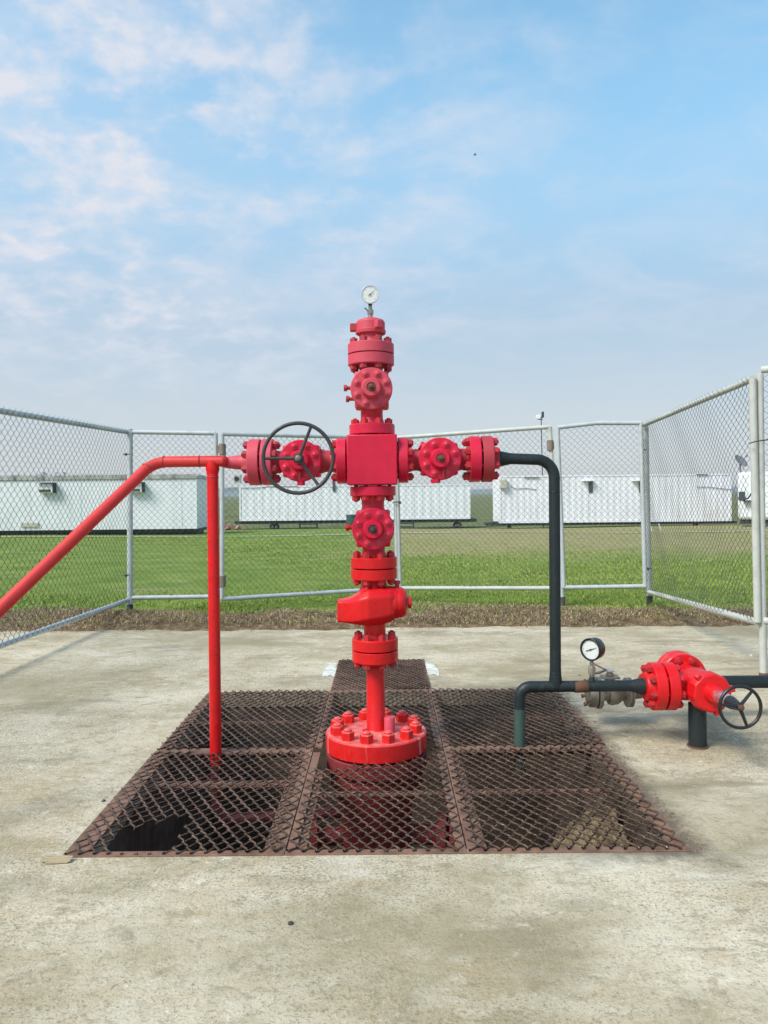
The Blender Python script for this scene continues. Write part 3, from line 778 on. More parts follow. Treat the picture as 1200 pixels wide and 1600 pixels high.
body = mb.build('valve_body', 'red', tree, smooth=180); sb_ = body.modifiers.new('sub', 'SUBSURF'); sb_.levels = 2; sb_.render_levels = 3
cr_ = body.data.attributes.new('crease_edge', 'FLOAT', 'EDGE'); cr_.data.foreach_set('value', [0.62]*len(body.data.edges))
mb = MB(); mb.lathe((0.085, -0.03, zb+0.012), (1, -0.10, 0.02), [(0, 0.102), (0.045, 0.101), (0.066, 0.098), (0.070, 0.094), (0.090, 0.093), (0.108, 0.082), (0.120, 0.066)], 40)
mb.hexa((0.21, -0.041, zb+0.014), (1, -0.1, 0.02), 0.040, 0.024, 0.2); mb.build('end_cap', 'red', body)
mb = MB(); mb.cyl((0.145, -0.02, zb+0.095), (0.145, -0.02, zb+0.125), 0.014, n=14); mb.hexa((0.145, -0.02, zb+0.125), UP, 0.020, 0.022); mb.build('vent_plug', 'dullred', body)
mb = MB(); mb.lathe((0, 0, zb+0.08), UP, [(0, 0.10), (0.04, 0.082), (0.08, 0.071), (0.19, 0.070)], 32); mb.build('neck', 'red', tree)
# middle flange pair
zj = zf_(890.5); flange_joint(tree, (0, 0, zj), UP, 0.066, RF, 'red', hub=0.070)

def gate_valve(c, mat, arm='z', mats=None, side_plug=None, wheel=False, stem='rust', hub_off=(0, 0), name='gate_valve', R_b=0.130):
    """valve with a round bolted bonnet toward the camera; c: body centre"""
    c = Vector(c); FY = Vector((0, -1, 0))
    mb = MB(); hb = 0.108
    mb.box(c+Vector((0, 0.0, 0)), (0.212, 0.17, 0.228) if arm == 'z' else (0.228, 0.17, 0.20))
    ax = UP if arm == 'z' else Vector((1, 0, 0))
    o = mb.build(name, mat, tree, smooth=30, bevel=0.012)
    mb = MB(); fr = c+FY*0.085
    # polygonal bonnet with a raised boss
    mb.lathe(fr, FY, [(0, R_b-0.004), (0.004, R_b), (0.040, R_b), (0.046, R_b-0.006), (0.046, 0.066), (0.060, 0.064), (0.10, 0.058), (0.110, 0.052), (0.110, 0.030), (0.104, 0.027), (0.104, 0.02)], 44)
    bo = mb.build('bonnet', mat, o, smooth=28)
    mb = MB(); mb.lathe((0, 0, 0), UP, [(0, 0.0245), (0.004, 0.0245), (0.005, 0.020)], 20); mb.hexa((0, 0, 0.004), UP, 0.0175, 0.008, 0.2); mb.lathe((0, 0, 0.012), UP, [(0, 0.0100), (0.006, 0.0100), (0.008, 0.007)], 12)
    me = smooth_mesh(mb, 'cap_screw', 'screw' if mat == 'crimson' else 'hazy_red', 30)
    for k in range(8):
        t = 2*math.pi*(k+0.5)/8
        place(me, 'cap_screw', None, bo, axis_mat(fr+FY*0.046+Vector((0.0975*math.cos(t), 0, 0.0975*math.sin(t))), FY, random.uniform(0, 1)))
    mb = MB(); mb.lathe(fr+FY*0.100, FY, [(0, 0.026), (0.012, 0.024), (0.012, 0.014), (0.045, 0.013), (0.052, 0.008)], 18)
    mb.build('stem', stem, bo)
    return o, fr
# lower master valve
c = (-0.0, 0, zc_(826)+0.004); o, fr = gate_valve(c, 'crimson', 'z', stem='darkmetal')
mb = MB(); mb.cyl((-0.10, -0.06, c[2]+0.008), (-0.150, -0.06, c[2]+0.008), 0.014, n=14); mb.hexa((-0.150, -0.06, c[2]+0.008), (-1, 0, 0), 0.023, 0.022); mb.build('grease_fitting', 'red', o)
mb = MB(); mb.lathe((0, 0, zf_(874)+0.02), UP, [(0, 0.071), (0.08, 0.071), (0.12, 0.085)], 28); mb.build('neck', 'crimson', tree)
mb = MB(); mb.lathe((0, 0, c[2]+0.10), UP, [(0, 0.082), (0.03, 0.071), (0.13, 0.071)], 28); mb.build('neck', 'crimson', tree)
# cross block and the four flanges on it
zx = zc_(719.5)
mb = MB(); mb.box((0, 0, zx), (0.310, 0.305, 0.310)); cross = mb.build('cross_block', 'crimson', tree, smooth=30, bevel=0.008)
flange_joint(tree, (0, 0, zx-0.158), (0, 0, -1), 0.060, RF-0.002, 'crimson', both=(True, False), gap=0.010, hub=0.070)
flange_joint(tree, (0, 0, zx+0.158), (0, 0, 1), 0.064, RF-0.002, 'crimson', both=(True, False), gap=0.010, hub=0.070)
flange_joint(tree, (0.158, 0, zx), (1, 0, 0), 0.060, RF-0.002, 'crimson', both=(True, False), gap=0.010, hub=0.068)
flange_joint(tree, (-0.158, 0, zx), (-1, 0, 0), 0.060, RF-0.002, 'crimson', both=(True, False), gap=0.010, hub=0.068)
# upper swab valve
zv = zc_(610)-0.004
o, fr = gate_valve((0.002, 0, zv), 'hazy_red', 'z', stem='rust', name='gate_valve')
for (dz, l, dy) in ((0.012, 0.048, -0.07), (-0.055, 0.028, -0.06)):
    mb = MB(); mb.cyl((-0.10, dy, zv+dz), (-0.128-l*0.6, dy, zv+dz), 0.012, n=12); mb.hexa((-0.122-l*0.6, dy, zv+dz), (-1, 0, 0), 0.022, 0.020); mb.build('grease_fitting', 'dullred', o)
mb = MB(); mb.lathe((0, 0, zx+0.20), UP, [(0, 0.070), (zv-0.11-zx-0.20, 0.070), (zv-0.08-zx-0.20, 0.085)], 28); mb.build('neck', 'crimson', tree)
mb = MB(); mb.lathe((0, 0, zv+0.10), UP, [(0, 0.085), (0.025, 0.070), (0.09, 0.070)], 28); mb.build('neck', 'hazy_red', tree)
# top flange pair
zj = EYE+(771-548)*(4.705)/F; flange_joint(tree, (0, 0, zj), UP, 0.066, RF, 'hazy_red', hub=0.070, gap=0.006)
# hammer union cap
z0 = zj+0.09
mb = MB(); mb.lathe((0, 0, z0), UP, [(0, 0.072), (0.06, 0.072)], 32); mb.build('neck', 'hazy_red', tree)
z1 = zj+0.125
mb = MB(); mb.lathe((0, 0, z1), UP, [(0, 0.080), (0.008, 0.094), (0.026, 0.097), (0.030, 0.091), (0.078, 0.091), (0.092, 0.082), (0.104, 0.050), (0.110, 0.030)], 40)
cap = mb.build('union_cap', 'hazy_red', tree, smooth=30)
for ang in (180, -62, 58):
    t = R(ang); d = Vector((math.cos(t), math.sin(t), 0)); mb = MB()
    rot = Matrix.Rotation(t, 3, 'Z'); mb.box(Vector((0, 0, z1+0.050))+d*0.105, (0.050, 0.042, 0.050), rot)
    mb.build('lug', 'dullred' if ang == 180 else 'hazy_red', cap, smooth=30, bevel=0.006)
# needle valve and top gauge
def gauge(parent, c, nrm, r, depth, bezel, rear, needle_deg, name='pressure_gauge', face='dial', pt=0.5):
    c = Vector(c); nn = Vector(nrm).normalized(); a, u, v = frame(nn)
    # image right as seen facing the dial
    right = Vector((0, 0, 1)).cross(nn).normalized(); up = nn.cross(right)
    mb = MB(); mb.lathe(c-nn*depth, nn, [(0, r*0.80), (depth*0.15, r*0.92), (depth*0.75, r*0.93), (depth*0.78, r), (depth, r), (depth*1.02, r*0.95), (depth*1.0, r*0.86), (depth*0.90, r*0.84)], 44)
    o = mb.build(name, bezel, parent)
    mb = MB(); mb.lathe(c-nn*(depth*0.12), nn, [(0, r*0.86), (0.002, r*0.86)], 40); d = mb.build('dial', 'dial', o, smooth=30)
    base_ = c-nn*(depth*0.12)+nn*0.0030
    mb = MB()
    for k in range(31):
        t = R(225-270*k/30); l = 0.13 if k % 5 == 0 else 0.07
        dr = right*math.cos(t)+up*math.sin(t); tn = -right*math.sin(t)+up*math.cos(t); w = r*(0.012 if k % 5 == 0 else 0.007)
        b0 = len(mb.v)
        for q in (dr*r*0.78+tn*w, dr*r*0.78-tn*w, dr*r*(0.78-l)-tn*w, dr*r*(0.78-l)+tn*w): mb.v.append(tuple(base_+q))
        mb.f.append((b0, b0+1, b0+2, b0+3))
    mb.build('scale_marks', 'ink', d, smooth=0)
    t = R(needle_deg); dr = right*math.cos(t)+up*math.sin(t)
    mb = MB(); mb.tube([base_+nn*0.003-dr*r*0.5*pt, base_+nn*0.003, base_+nn*0.003+dr*r*0.62], [r*0.03, r*0.035, r*0.012], 6)
    mb.cyl(base_+nn*0.001, base_+nn*0.006, r*0.07, n=12); mb.build('needle', 'ink', o)
    return o
zt = z1+0.108
mb = MB(); mb.cyl((0, 0, zt-0.01), (0, 0, zt+0.030), 0.015, n=12); mb.hexa((0, 0, zt+0.025), UP, 0.020, 0.030, 0.2); mb.cyl((0, 0, zt+0.05), (0, 0, zt+0.075), 0.012, n=12)
mb.bar((-0.004, -0.01, zt+0.036), (-0.036, -0.018, zt+0.062), 0.008, 0.008)
mb.build('needle_valve', 'steel', tree)
mb = MB(); mb.cyl((0, 0, zt+0.065), (0, 0, zt+0.115), 0.010, n=12); mb.hexa((0, 0, zt+0.082), UP, 0.013, 0.016); mb.build('gauge_stem', 'darkmetal', tree)
gauge(tree, (0.0, -0.03, zc_(461.5)), (0, -1, -0.02), 0.0585, 0.035, 'silver', None, 42)

# ---- left arm
zL = zx; xv = xx(474)+0.002
o, fr = gate_valve((xv-0.012, 0, zL), 'crimson', 'x', stem='darkmetal')
mb = MB(); mb.cyl((xv-0.01, -0.11, zL-0.10), (xv-0.01, -0.11, zL-0.135), 0.012, n=12); mb.hexa((xv-0.01, -0.11, zL-0.128), (0, 0, -1), 0.024, 0.024); mb.build('grease_fitting', 'crimson', o)
mb = MB(); mb.tube([(xv-0.01, -0.14, zL-0.055), (xv-0.01, -0.165, zL-0.08), (xv-0.01, -0.150, zL-0.115)], 0.009, 8); mb.build('grease_fitting', 'dullred', o)
# necks
mb = MB(); mb.lathe((-0.20, 0, zL), (-1, 0, 0), [(0, 0.068), (abs(xv)-0.34, 0.068), (abs(xv)-0.30, 0.08)], 28); mb.build('neck', 'dullred', tree)
xj = xx(408.5)
mb = MB(); mb.lathe((xv-0.11, 0, zL), (-1, 0, 0), [(0, 0.080), (0.03, 0.068), (xv-0.11-xj-0.08, 0.068)], 28); mb.build('neck', 'dullred', tree)
flange_joint(tree, (xj, 0, zL), (1, 0, 0), 0.070, RF, 'hazy_red', hub=0.068, gap=0.012)
# handwheel of the left wing valve
wc = Vector((xv-0.006+0.006, -0.345, zL+0.006)); FY = Vector((0, -1, 0))
mb = MB(); mb.torus(wc, FY, 0.205, 0.0115, 64, 12)
for a_ in (67, 180, -54):
    t = R(a_); e = wc+Vector((math.cos(t), 0, math.sin(t)))*0.203
    s0 = wc+Vector((math.cos(t), 0, math.sin(t)))*0.012+Vector((0, 0.012, 0))
    mb.tube([s0, s0*0.5+e*0.5+Vector((0, 0.008, 0)), e], [0.012, 0.0095, 0.0095], 10)
mb.lathe(wc+Vector((0, 0.05, 0)), FY, [(0, 0.030), (0.03, 0.028), (0.055, 0.026), (0.06, 0.022)], 24)
hw = mb.build('handwheel', 'wheel', o)
mb = MB(); mb.lathe(wc+FY*0.008, FY, [(0, 0.018), (0.006, 0.018)], 18); mb.hexa(wc+FY*0.014, FY, 0.015, 0.010); mb.cyl(wc+FY*0.02, wc+FY*0.032, 0.008, n=10); mb.build('wheel_nut', 'steel', o)
mb = MB(); mb.cyl(fr+FY*0.10, wc, 0.020, n=16); mb.build('wheel_stem', 'wheel', o)

# ---- right arm
xv2 = xx(687)-0.004
o, fr = gate_valve((xv2-0.006, 0, zL), 'crimson', 'x', stem='rust', R_b=0.132)
mb = MB(); mb.cyl((xv2-0.035, -0.11, zL-0.10), (xv2-0.035, -0.11, zL-0.135), 0.018, n=12); mb.hexa((xv2-0.035, -0.11, zL-0.125), (0, 0, -1), 0.030, 0.024); mb.build('grease_fitting', 'crimson', o)
mb = MB(); mb.tube([(xv2+0.012, -0.14, zL-0.05), (xv2+0.012, -0.165, zL-0.075), (xv2+0.012, -0.150, zL-0.115)], 0.010, 8); mb.build('grease_fitting', 'dullred', o)
mb = MB(); mb.cyl((xv2-0.09, -0.03, zL+0.07), (xv2-0.125, -0.03, zL+0.09), 0.03, n=14); mb.build('boss', 'crimson', o)
mb = MB(); mb.lathe((0.20, 0, zL), (1, 0, 0), [(0, 0.068), (xv2-0.34, 0.068), (xv2-0.31, 0.08)], 28); mb.build('neck', 'dullred', tree)
xj2 = xx(749.5)
mb = MB(); mb.lathe((xv2+0.10, 0, zL), (1, 0, 0), [(0, 0.080), (0.03, 0.068), (xj2-0.08-xv2-0.10, 0.068)], 28); mb.build('neck', 'dullred', tree)
flange_joint(tree, (xj2, 0, zL), (1, 0, 0), 0.068, RF, 'crimson', mats=('dullred', 'crimson'), hub=0.060, gap=0.012)

# ================================================================== RED FLOWLINE
def Tw(x, y, z):    # tree local -> world
    return Vector((TX, TREE_Y, 0))+Matrix.Rotation(-0.0045, 3, 'Y') @ Vector((x, y, z))
PR = 0.0350
pL = Tw(xj-0.10, 0, zL)
red = thing('red_pipeline', (pL.x, pL.y, 0), 'red painted steel flowline with sloping run and vertical downpipe left of the wellhead', 'pipe')
ro = red.location.copy()
def rl(p): return tuple(Vector(p)-ro)
def elbow(p0, p1, p2, rad, n=10):
    """arc points replacing corner p1"""
    p0, p1, p2 = Vector(p0), Vector(p1), Vector(p2)
    d0 = (p0-p1).normalized(); d1 = (p2-p1).normalized()
    ang = d0.angle(d1); tlen = rad/math.tan(ang/2)
    a, b_ = p1+d0*tlen, p1+d1*tlen; bis = (d0+d1).normalized(); cc = p1+bis*(rad/math.sin(ang/2))
    pts = []
    va, vb = a-cc, b_-cc; w = va.angle(vb)
    for k in range(n+1):
        s = k/n; pts.append(cc+(va*math.sin((1-s)*w)+vb*math.sin(s*w))/math.sin(w))
    return pts
pT = W(332, 721, 4.80); pE = W(240, 722, 4.80); pD = W(0, 952, 3.98); dd = pD-pE
pG = pE+dd*((-0.02-pE.z)/dd.z)
mb = MB()
mb.lathe(rl(pL+Vector((0.03, 0, 0))), (-1, 0, 0), [(0, 0.052), (0.045, 0.050), (0.055, 0.046), (0.085, 0.045), (0.16, PR)], 24); mb.build('reducer', 'hazy_red', red)
mid = W(345, 720.5, 4.80)
path = [pL+Vector((-0.12, 0, 0)), mid]+elbow(mid, pE, pG, 0.14)+[pG]
mb = MB(); mb.tube([rl(p) for p in path], PR, 24); main = mb.build('pipe', 'warmred', red)
pF = Vector((G(334, 1184).x, 4.735, -0.06)); pF2 = pF+(pF-pT).normalized()*0.34; pF3 = Vector((-0.25, TREE_Y-0.02, pF2.z))
mb = MB(); mb.tube([rl(q) for q in [pF]+elbow(pF, pF2, pF3, 0.12)+[pF3]], PR-0.001, 20); mb.disc(rl(pF2.lerp(pF3, 0.5)), pF3-pF2, 0.085, 0.05); mb.build('buried_end', 'pit_shade_red', red)
mb = MB(); mb.tube([rl(pT), rl(pF)], PR+0.0008, 24)
mb.lathe(rl(pT), pF-pT, [(0.0, PR+0.002), (0.05, PR+0.008), (0.075, PR+0.002)], 24); mb.build('downpipe', 'red', red)
for (p, d) in ((pE+(mid-pE).normalized()*0.065, mid-pE), (pE+dd.normalized()*0.065, dd), (W(312, 721, 4.8), mid-pE), (W(352, 720.5, 4.8), mid-pE), (pT+(pF-pT).normalized()*0.10, pF-pT)):
    d = d.normalized(); mb = MB(); mb.torus(rl(p), d, PR+0.0005, 0.0035, 28, 6); mb.build('weld_bead', 'dullred', red)

# ================================================================== BLACK FLOWLINE
pR = Tw(xj2+0.075, 0, zL)
blk = thing('black_pipeline', (0.85, TREE_Y, 0), 'black steel flowline dropping from the right arm to a tee and gauge', 'pipe')
bo_ = blk.location.copy()
def bl(p): return tuple(Vector(p)-bo_)
B0 = W(800, 720, 4.85); B0.z = pR.z; B1 = W(866, 722, 4.85); B1.z = pR.z-0.012; B1.x += 0.0; B2 = W(868, 1073, 4.84)
mb = MB(); mb.lathe(bl(pR), (1, 0, 0), [(0, 0.050), (0.02, 0.050), (0.045, 0.051), (0.11, PR+0.002), (0.13, PR)], 24); mb.build('reducer', 'blackpaint', blk)
p_ = pR+Vector((0.12, 0, 0))
mb = MB(); mb.tube([bl(q) for q in [p_, B0]+elbow(B0, B1, B2, 0.115, 12)+[B2]], PR, 24); mb.build('pipe', 'blackpaint', blk)
el = elbow(B0, B1, B2, 0.115, 12)
for q, d in ((el[-1], Vector((0, 0, 1))), (el[-1]+Vector((0, 0, -0.09)), Vector((0, 0, 1))), (B2+Vector((0, 0, 0.09)), Vector((0, 0, 1)))):
    mb = MB(); mb.torus(bl(q), d, PR, 0.003, 28, 6); mb.build('weld_bead', 'blackpaint', blk)
H0 = W(812, 1073, 4.84); H1 = W(985, 1071.5, 4.84); HF = W(812, 1168, 4.84); HF = Vector((G(812, 1168).x, 4.82, -0.16))
F0 = Vector((H0.x+(HF.x-H0.x)*0.25, 4.84, H0.z-0.14))
mb = MB(); mb.tube([bl(q) for q in [F0]+elbow(F0, H0, H1, 0.07, 10)[0:]+[H1]], PR, 24)
mb.lathe(bl(B2+Vector((0, 0, 0.085))), (0, 0, -1), [(0, PR+0.001), (0.05, PR+0.006), (0.085, PR+0.003)], 24)
mb.build('pipe', 'blackpaint', blk)
mb = MB(); mb.tube([bl(F0+Vector((0, 0, 0.001))), bl(HF)], PR+0.0006, 24); o = mb.build('pipe_foot', 'teal', blk); o['label'] = 'lower end of the black pipe with worn teal paint'
a_, b_ = W(897, 1073, 4.84), W(918, 1072.5, 4.84)
mb = MB(); mb.lathe(bl(a_), b_-a_, [(0, PR), (0.003, PR+0.0025), ((b_-a_).length-0.003, PR+0.0025), ((b_-a_).length, PR)], 24); mb.build('coupling', 'rust', blk)['label'] = 'bare rusty band on the black pipe'
CE = W(1003, 1072, 4.84)
mb = MB(); mb.lathe(bl(H1+Vector((-0.02, 0, 0))), CE-H1, [(0, PR), (0.03, PR+0.002), (0.07, 0.049), (0.12, 0.052)], 24); mb.build('reducer', 'blackpaint', blk)
# gauge on the black pipe
gb = W(925, 1064, 4.84)
mb = MB(); mb.lathe(bl(gb), UP, [(0, 0.022), (0.025, 0.016), (0.030, 0.014)], 14); mb.build('branch_socket', 'blackpaint', blk)
mb = MB(); mb.cyl(bl(gb+Vector((0, 0, 0.028))), bl(gb+Vector((0, 0, 0.045))), 0.016, n=14); mb.hexa(bl(gb+Vector((0, 0, 0.040))), UP, 0.024, 0.055, 0.4, 0.2); mb.cyl(bl(gb+Vector((0, 0, 0.09))), bl(gb+Vector((0, 0, 0.135))), 0.011, n=12)
mb.hexa(bl(gb+Vector((0, 0, 0.105))), UP, 0.015, 0.010)
nv = mb.build('needle_valve', 'steel', blk)
mb = MB(); mb.tube([bl(gb+Vector((0.02, -0.01, 0.05))), bl(gb+Vector((0.045, -0.02, 0.057))), bl(gb+Vector((0.085, -0.01, 0.070)))], [0.006, 0.008, 0.005], 8); mb.build('valve_lever', 'darkmetal', nv)
gn = Vector((-math.sin(R(46)), -math.cos(R(46)), -0.02))
gc = gb+Vector((0, 0, 0.200))+gn*0.020
gauge(blk, bl(gc), gn, 0.0715, 0.085, 'blackgloss', None, 22, pt=1.0)

# ================================================================== RED CHOKE
CX = 1.965; CZ = 0.372
ch = thing('choke_valve', (CX, 4.83, 0), 'bright red angle choke valve with black handwheel standing on a black post', 'valve')
co = Vector((CX, 4.83, 0))
XA = Vector((1, 0, 0))
cj = W(1034, 1072, 4.84)-co
flange_joint(ch, cj, XA, 0.066, 0.148, 'red', hub=0.085, gap=0.013, n=8, phase=0.2)
mb = MB(); mb.lathe(cj+XA*0.085, XA, [(0, 0.095), (0.03, 0.088), (-cj.x-0.03, 0.090)], 32)
body = mb.build('choke_body', 'red', ch)
cz = Vector((0, 0, CZ)); BK = Vector((0, 1, 0)); ax_ = Vector((0.0, -1, 0.045)).normalized()
mb = MB(); mb.lathe(cz+BK*0.20, -BK, [(0, 0.088), (0.08, 0.092), (0.16, 0.105), (0.30, 0.112), (0.335, 0.122), (0.34, 0.122)], 40); mb.build('choke_body', 'red', ch)
mb = MB(); p0 = cz+Vector((0, -0.135, 0.004))
mb.lathe(p0, ax_, [(0, 0.118), (0.006, 0.124), (0.075, 0.118), (0.085, 0.110), (0.085, 0.065), (0.088, 0.050)], 10, ph=0.2)
bon = mb.build('bonnet_nut', 'red', ch, smooth=20, bevel=0.004)
for a_ in (10, 130, -75):
    t = R(a_); d = Vector((math.cos(t), 0, math.sin(t))); mb = MB(); rot = Matrix.Rotation(-t, 3, 'Y')
    mb.box(p0+ax_*0.055+d*0.122, (0.034, 0.045, 0.034), rot); mb.build('lug', 'red', bon, bevel=0.005)
mb = MB(); q0 = p0+ax_*0.080
mb.lathe(q0, ax_, [(0, 0.062), (0.02, 0.055), (0.085, 0.047), (0.09, 0.042)], 28); mb.build('stem_housing', 'red', ch)
mb = MB(); mb.lathe(q0+ax_*0.085, ax_, [(0, 0.039), (0.145, 0.038)], 28); mb.build('stem_sleeve', 'chrome', ch)
mb = MB(); mb.lathe(q0+ax_*0.225, ax_, [(0, 0.037), (0.03, 0.036), (0.09, 0.026), (0.125, 0.022)], 24); mb.build('stem_collar', 'blackgloss', ch)
wc = q0+ax_*0.355
aw, uw, vw = frame(ax_)
rgt = Vector((1, 0, 0)); upw = rgt.cross(-ax_) if rgt.cross(-ax_).z > 0 else ax_.cross(rgt)
if upw.z < 0: upw = -upw
mb = MB(); mb.torus(wc, ax_, 0.114, 0.0095, 56, 12)
for a_ in (52, -72, 172):
    t = R(a_); d = rgt*math.cos(t)+upw*math.sin(t); mb.tube([wc+d*0.01-ax_*0.01, wc+d*0.113], [0.011, 0.008], 8)
mb.lathe(wc-ax_*0.03, ax_, [(0, 0.022), (0.035, 0.020), (0.038, 0.016)], 20)
hw = mb.build('handwheel', 'blackgloss', ch)
mb = MB(); mb.hexa(wc+ax_*0.008, ax_, 0.017, 0.012, 0.2); mb.cyl(wc+ax_*0.02, wc+ax_*0.026, 0.009, n=10); mb.build('wheel_nut', 'rust', hw)
# rear flange pair
flange_joint(ch, cz+BK*0.295, -BK, 0.062, 0.150, 'red', hub=0.088, gap=0.012, n=8)
# post under the choke
t_ = thing('support_post', (CX-0.02, 4.80, 0), 'short black steel post holding up the red choke valve', 'post')
mb = MB(); mb.lathe((0, 0, 0.008), UP, [(0, 0.054), (0.262, 0.054)], 32); mb.build('post_tube', 'blackpaint', t_)
mb = MB(); mb.disc((0, 0, 0), UP, 0.064, 0.010, 0.002, 32); mb.build('base_plate', 'rust', t_)
# rear line: elbow from the choke, tee to the ball valve and long run to the right
BZ = 0.262; BY = 5.36
t_ = thing('outlet_pipe', (2.2, BY, 0), 'black outlet pipe running right behind the choke valve', 'pipe')
to = t_.location.copy()
def tl(p): return tuple(Vector(p)-to)
mb = MB(); e0 = Vector((CX, 5.18, CZ)); e1 = Vector((CX, BY, CZ-0.02)); e2 = Vector((4.6, BY+0.02, BZ-0.01))
mb.tube([tl(q) for q in [e0, Vector((CX, 5.26, CZ-0.01)), Vector((CX+0.03, BY-0.02, CZ-0.05)), Vector((CX+0.12, BY, BZ)), e2]], 0.045, 24)
mb.build('pipe', 'blackpaint', t_)
mb = MB(); mb.tube([tl((CX+0.16, BY, BZ)), tl((1.75, BY-0.05, BZ)), tl((1.66, 5.24, BZ))], 0.040, 20); mb.build('branch_pipe', 'steel', t_)
# support for the long run outside the frame
mb = MB(); mb.cyl(tl((3.2, BY, 0)), tl((3.2, BY, BZ-0.035)), 0.04, n=20); mb.build('leg', 'blackpaint', t_)
# stainless ball valve
bv = thing('ball_valve', (1.50, 5.22, 0), 'weathered stainless ball valve with flat lever behind the black gauge pipe', 'valve')
vo = Vector((1.50, 5.22, 0))
yb = 5.22
def vx(px): return W(px, 1082, yb).x-1.50
vz = W(950, 1082, yb).z
o0 = Vector((vx(918), 0, vz))
mb = MB(); mb.lathe(o0, XA, [(0, 0.088), (0.010, 0.096), (0.052, 0.099)], 36); mb.build('blind_flange', 'steel', bv)
mb = MB(); mb.lathe(Vector((vx(930)+0.008, 0, vz)), XA, [(0, 0.106), (0.026, 0.106), (0.027, 0.055), (0.075, 0.055), (0.078, 0.078), (0.10, 0.085), (0.14, 0.078), (0.17, 0.058), (0.195, 0.052), (0.21, 0.070), (0.215, 0.098), (0.235, 0.098)], 36)
vb = mb.build('valve_body', 'steel', bv)
mb = MB(); mb.lathe(Vector((vx(978), 0, vz)), XA, [(0, 0.098), (0.024, 0.098), (0.026, 0.048), (0.10, 0.042)], 36); mb.build('end_flange', 'steel', bv)
mb = MB(); mb.cyl((0, 0, 0), (0, 0, 0.11), 0.008, n=8); mb.hexa((0, 0, 0.006), (0, 0, -1), 0.015, 0.014); mb.hexa((0, 0, 0.085), UP, 0.015, 0.014)
me = smooth_mesh(mb, 'stud_bolt', 'rust', 25)
for k in range(6):
    t = 2*math.pi*(k+0.5)/6; p = Vector((vx(916)-0.008, 0.078*math.cos(t), vz+0.078*math.sin(t)))
    place(me, 'stud_bolt', None, vb, axis_mat(p, XA, 0))
hx = vx(953)
mb = MB(); mb.cyl((hx, 0, vz+0.05), (hx, 0, vz+0.10), 0.035, n=20); mb.box((hx, 0, vz+0.106), (0.115, 0.085, 0.014)); mb.cyl((hx, 0, vz+0.11), (hx, 0, vz+0.150), 0.015, n=14); mb.hexa((hx, 0, vz+0.115), UP, 0.026, 0.018)
mb.build('mounting_plate', 'steel', bv, bevel=0.001)
mb = MB(); mb.tube([(hx+0.02, 0.02, vz+0.145), (hx-0.02, -0.0, vz+0.15), (hx-0.045, -0.01, vz+0.165)], 0.010, 8)
mb.bar((hx-0.02, 0, vz+0.150), (hx-0.15, -0.08, vz+0.225), 0.030, 0.008); mb.box((hx, 0, vz+0.148), (0.05, 0.045, 0.012))
mb.build('lever', 'silver', bv, bevel=0.001)

# ================================================================== FENCE
def fence_panel(bl_, tl_, tr_, br_, label, mat='galv', barb=0.0, r=0.030, rb=None, name='chain_link_fence', cat='fence', extra_top=None, group='chain link fence panels round the well', ptch=0.041, qtch=0.043, sides=(True, True), wire_r=0.0021):
    bl_, tl_, tr_, br_ = map(Vector, (bl_, tl_, tr_, br_))
    t = thing(name, (bl_.x, bl_.y, bl_.z), label, cat, group); o = Vector(bl_)
    def l(p): return Vector(p)-o
    mb = MB()
    top = [l(tl_)]+([l(e) for e in extra_top] if extra_top else [])+[l(tr_)]
    mb.tube(top, r, 16); mb.build('top_rail', mat, t)
    mb = MB(); mb.tube([l(bl_), l(br_)], r, 16); mb.build('bottom_rail', mat, t)
    for on, (a, b_) in zip(sides, ((bl_, tl_), (br_, tr_))):
        if on: mb = MB(); mb.tube([l(a), l(b_)], r*1.02, 16); mb.build('upright', mat, t)
    # chain link infill, following the (slightly skewed) quad
    Ub = (br_-bl_); lu = Ub.length; lv = (tl_-bl_).length
    me = zigzag((0, 0, 0), (1, 0, 0), (0, 0, 1), (0, -1, 0), lu, lv, ptch, qtch, wire_r, 0.0026, 3, None, 0.0, barb)
    nrm = Ub.cross(UP).normalized()
    out_ = []
    for (x, y, z) in me.v:
        s = x/lu; v = z/lv
        bot = l(bl_)*(1-s)+l(br_)*s; tp = l(tl_)*(1-s)+l(tr_)*s
        if extra_top:
            # bend of the rail
            e = l(extra_top[0]); se_ = (e-l(tl_)).length/((e-l(tl_)).length+(l(tr_)-e).length)
            tp = l(tl_).lerp(e, s/se_) if s < se_ else e.lerp(l(tr_), (s-se_)/(1-se_))
        q = bot*(1-v)+tp*v
        bow = 0.012*math.sin(s*9+v*5)+0.010*math.sin(s*23+v*13)
        q = q-nrm*(y+bow-(r+0.004 if barb else 0))
        out_.append(tuple(q))
    me.v = out_
    me.build('wire_mesh', 'wire', t, smooth=0)
    return t
def post(px, py_base, py_top, label, Y=None, r=0.038, foot=0.14, mat='galv', lean=None, top_px=None):
    b_ = G(px, py_base) if Y is None else W(px, py_base, Y)
    tp = W(top_px or px, py_top, b_.y)
    t = thing('fence_post', b_, label, 'fence post', 'fence posts round the well'); d = tp-b_
    mb = MB(); f = d.normalized()*foot
    mb.lathe(f, d-f, [(0, r), ((d-f).length-0.006, r), ((d-f).length, r-0.008)], 18); mb.build('post_tube', mat, t)
    mb = MB(); mb.lathe((0, 0, -0.15), UP, [(0, r+0.006), (0.15+foot-0.01, r+0.006), (0.15+foot, r)], 18); mb.build('post_foot', 'postfoot', t)
    return t, b_, tp
HY = 0.0
# left corner post
t1, b1, tp1 = post(203, 960, 670, 'silver corner post of the fence left of the red sloping pipe')
Y1 = b1.y
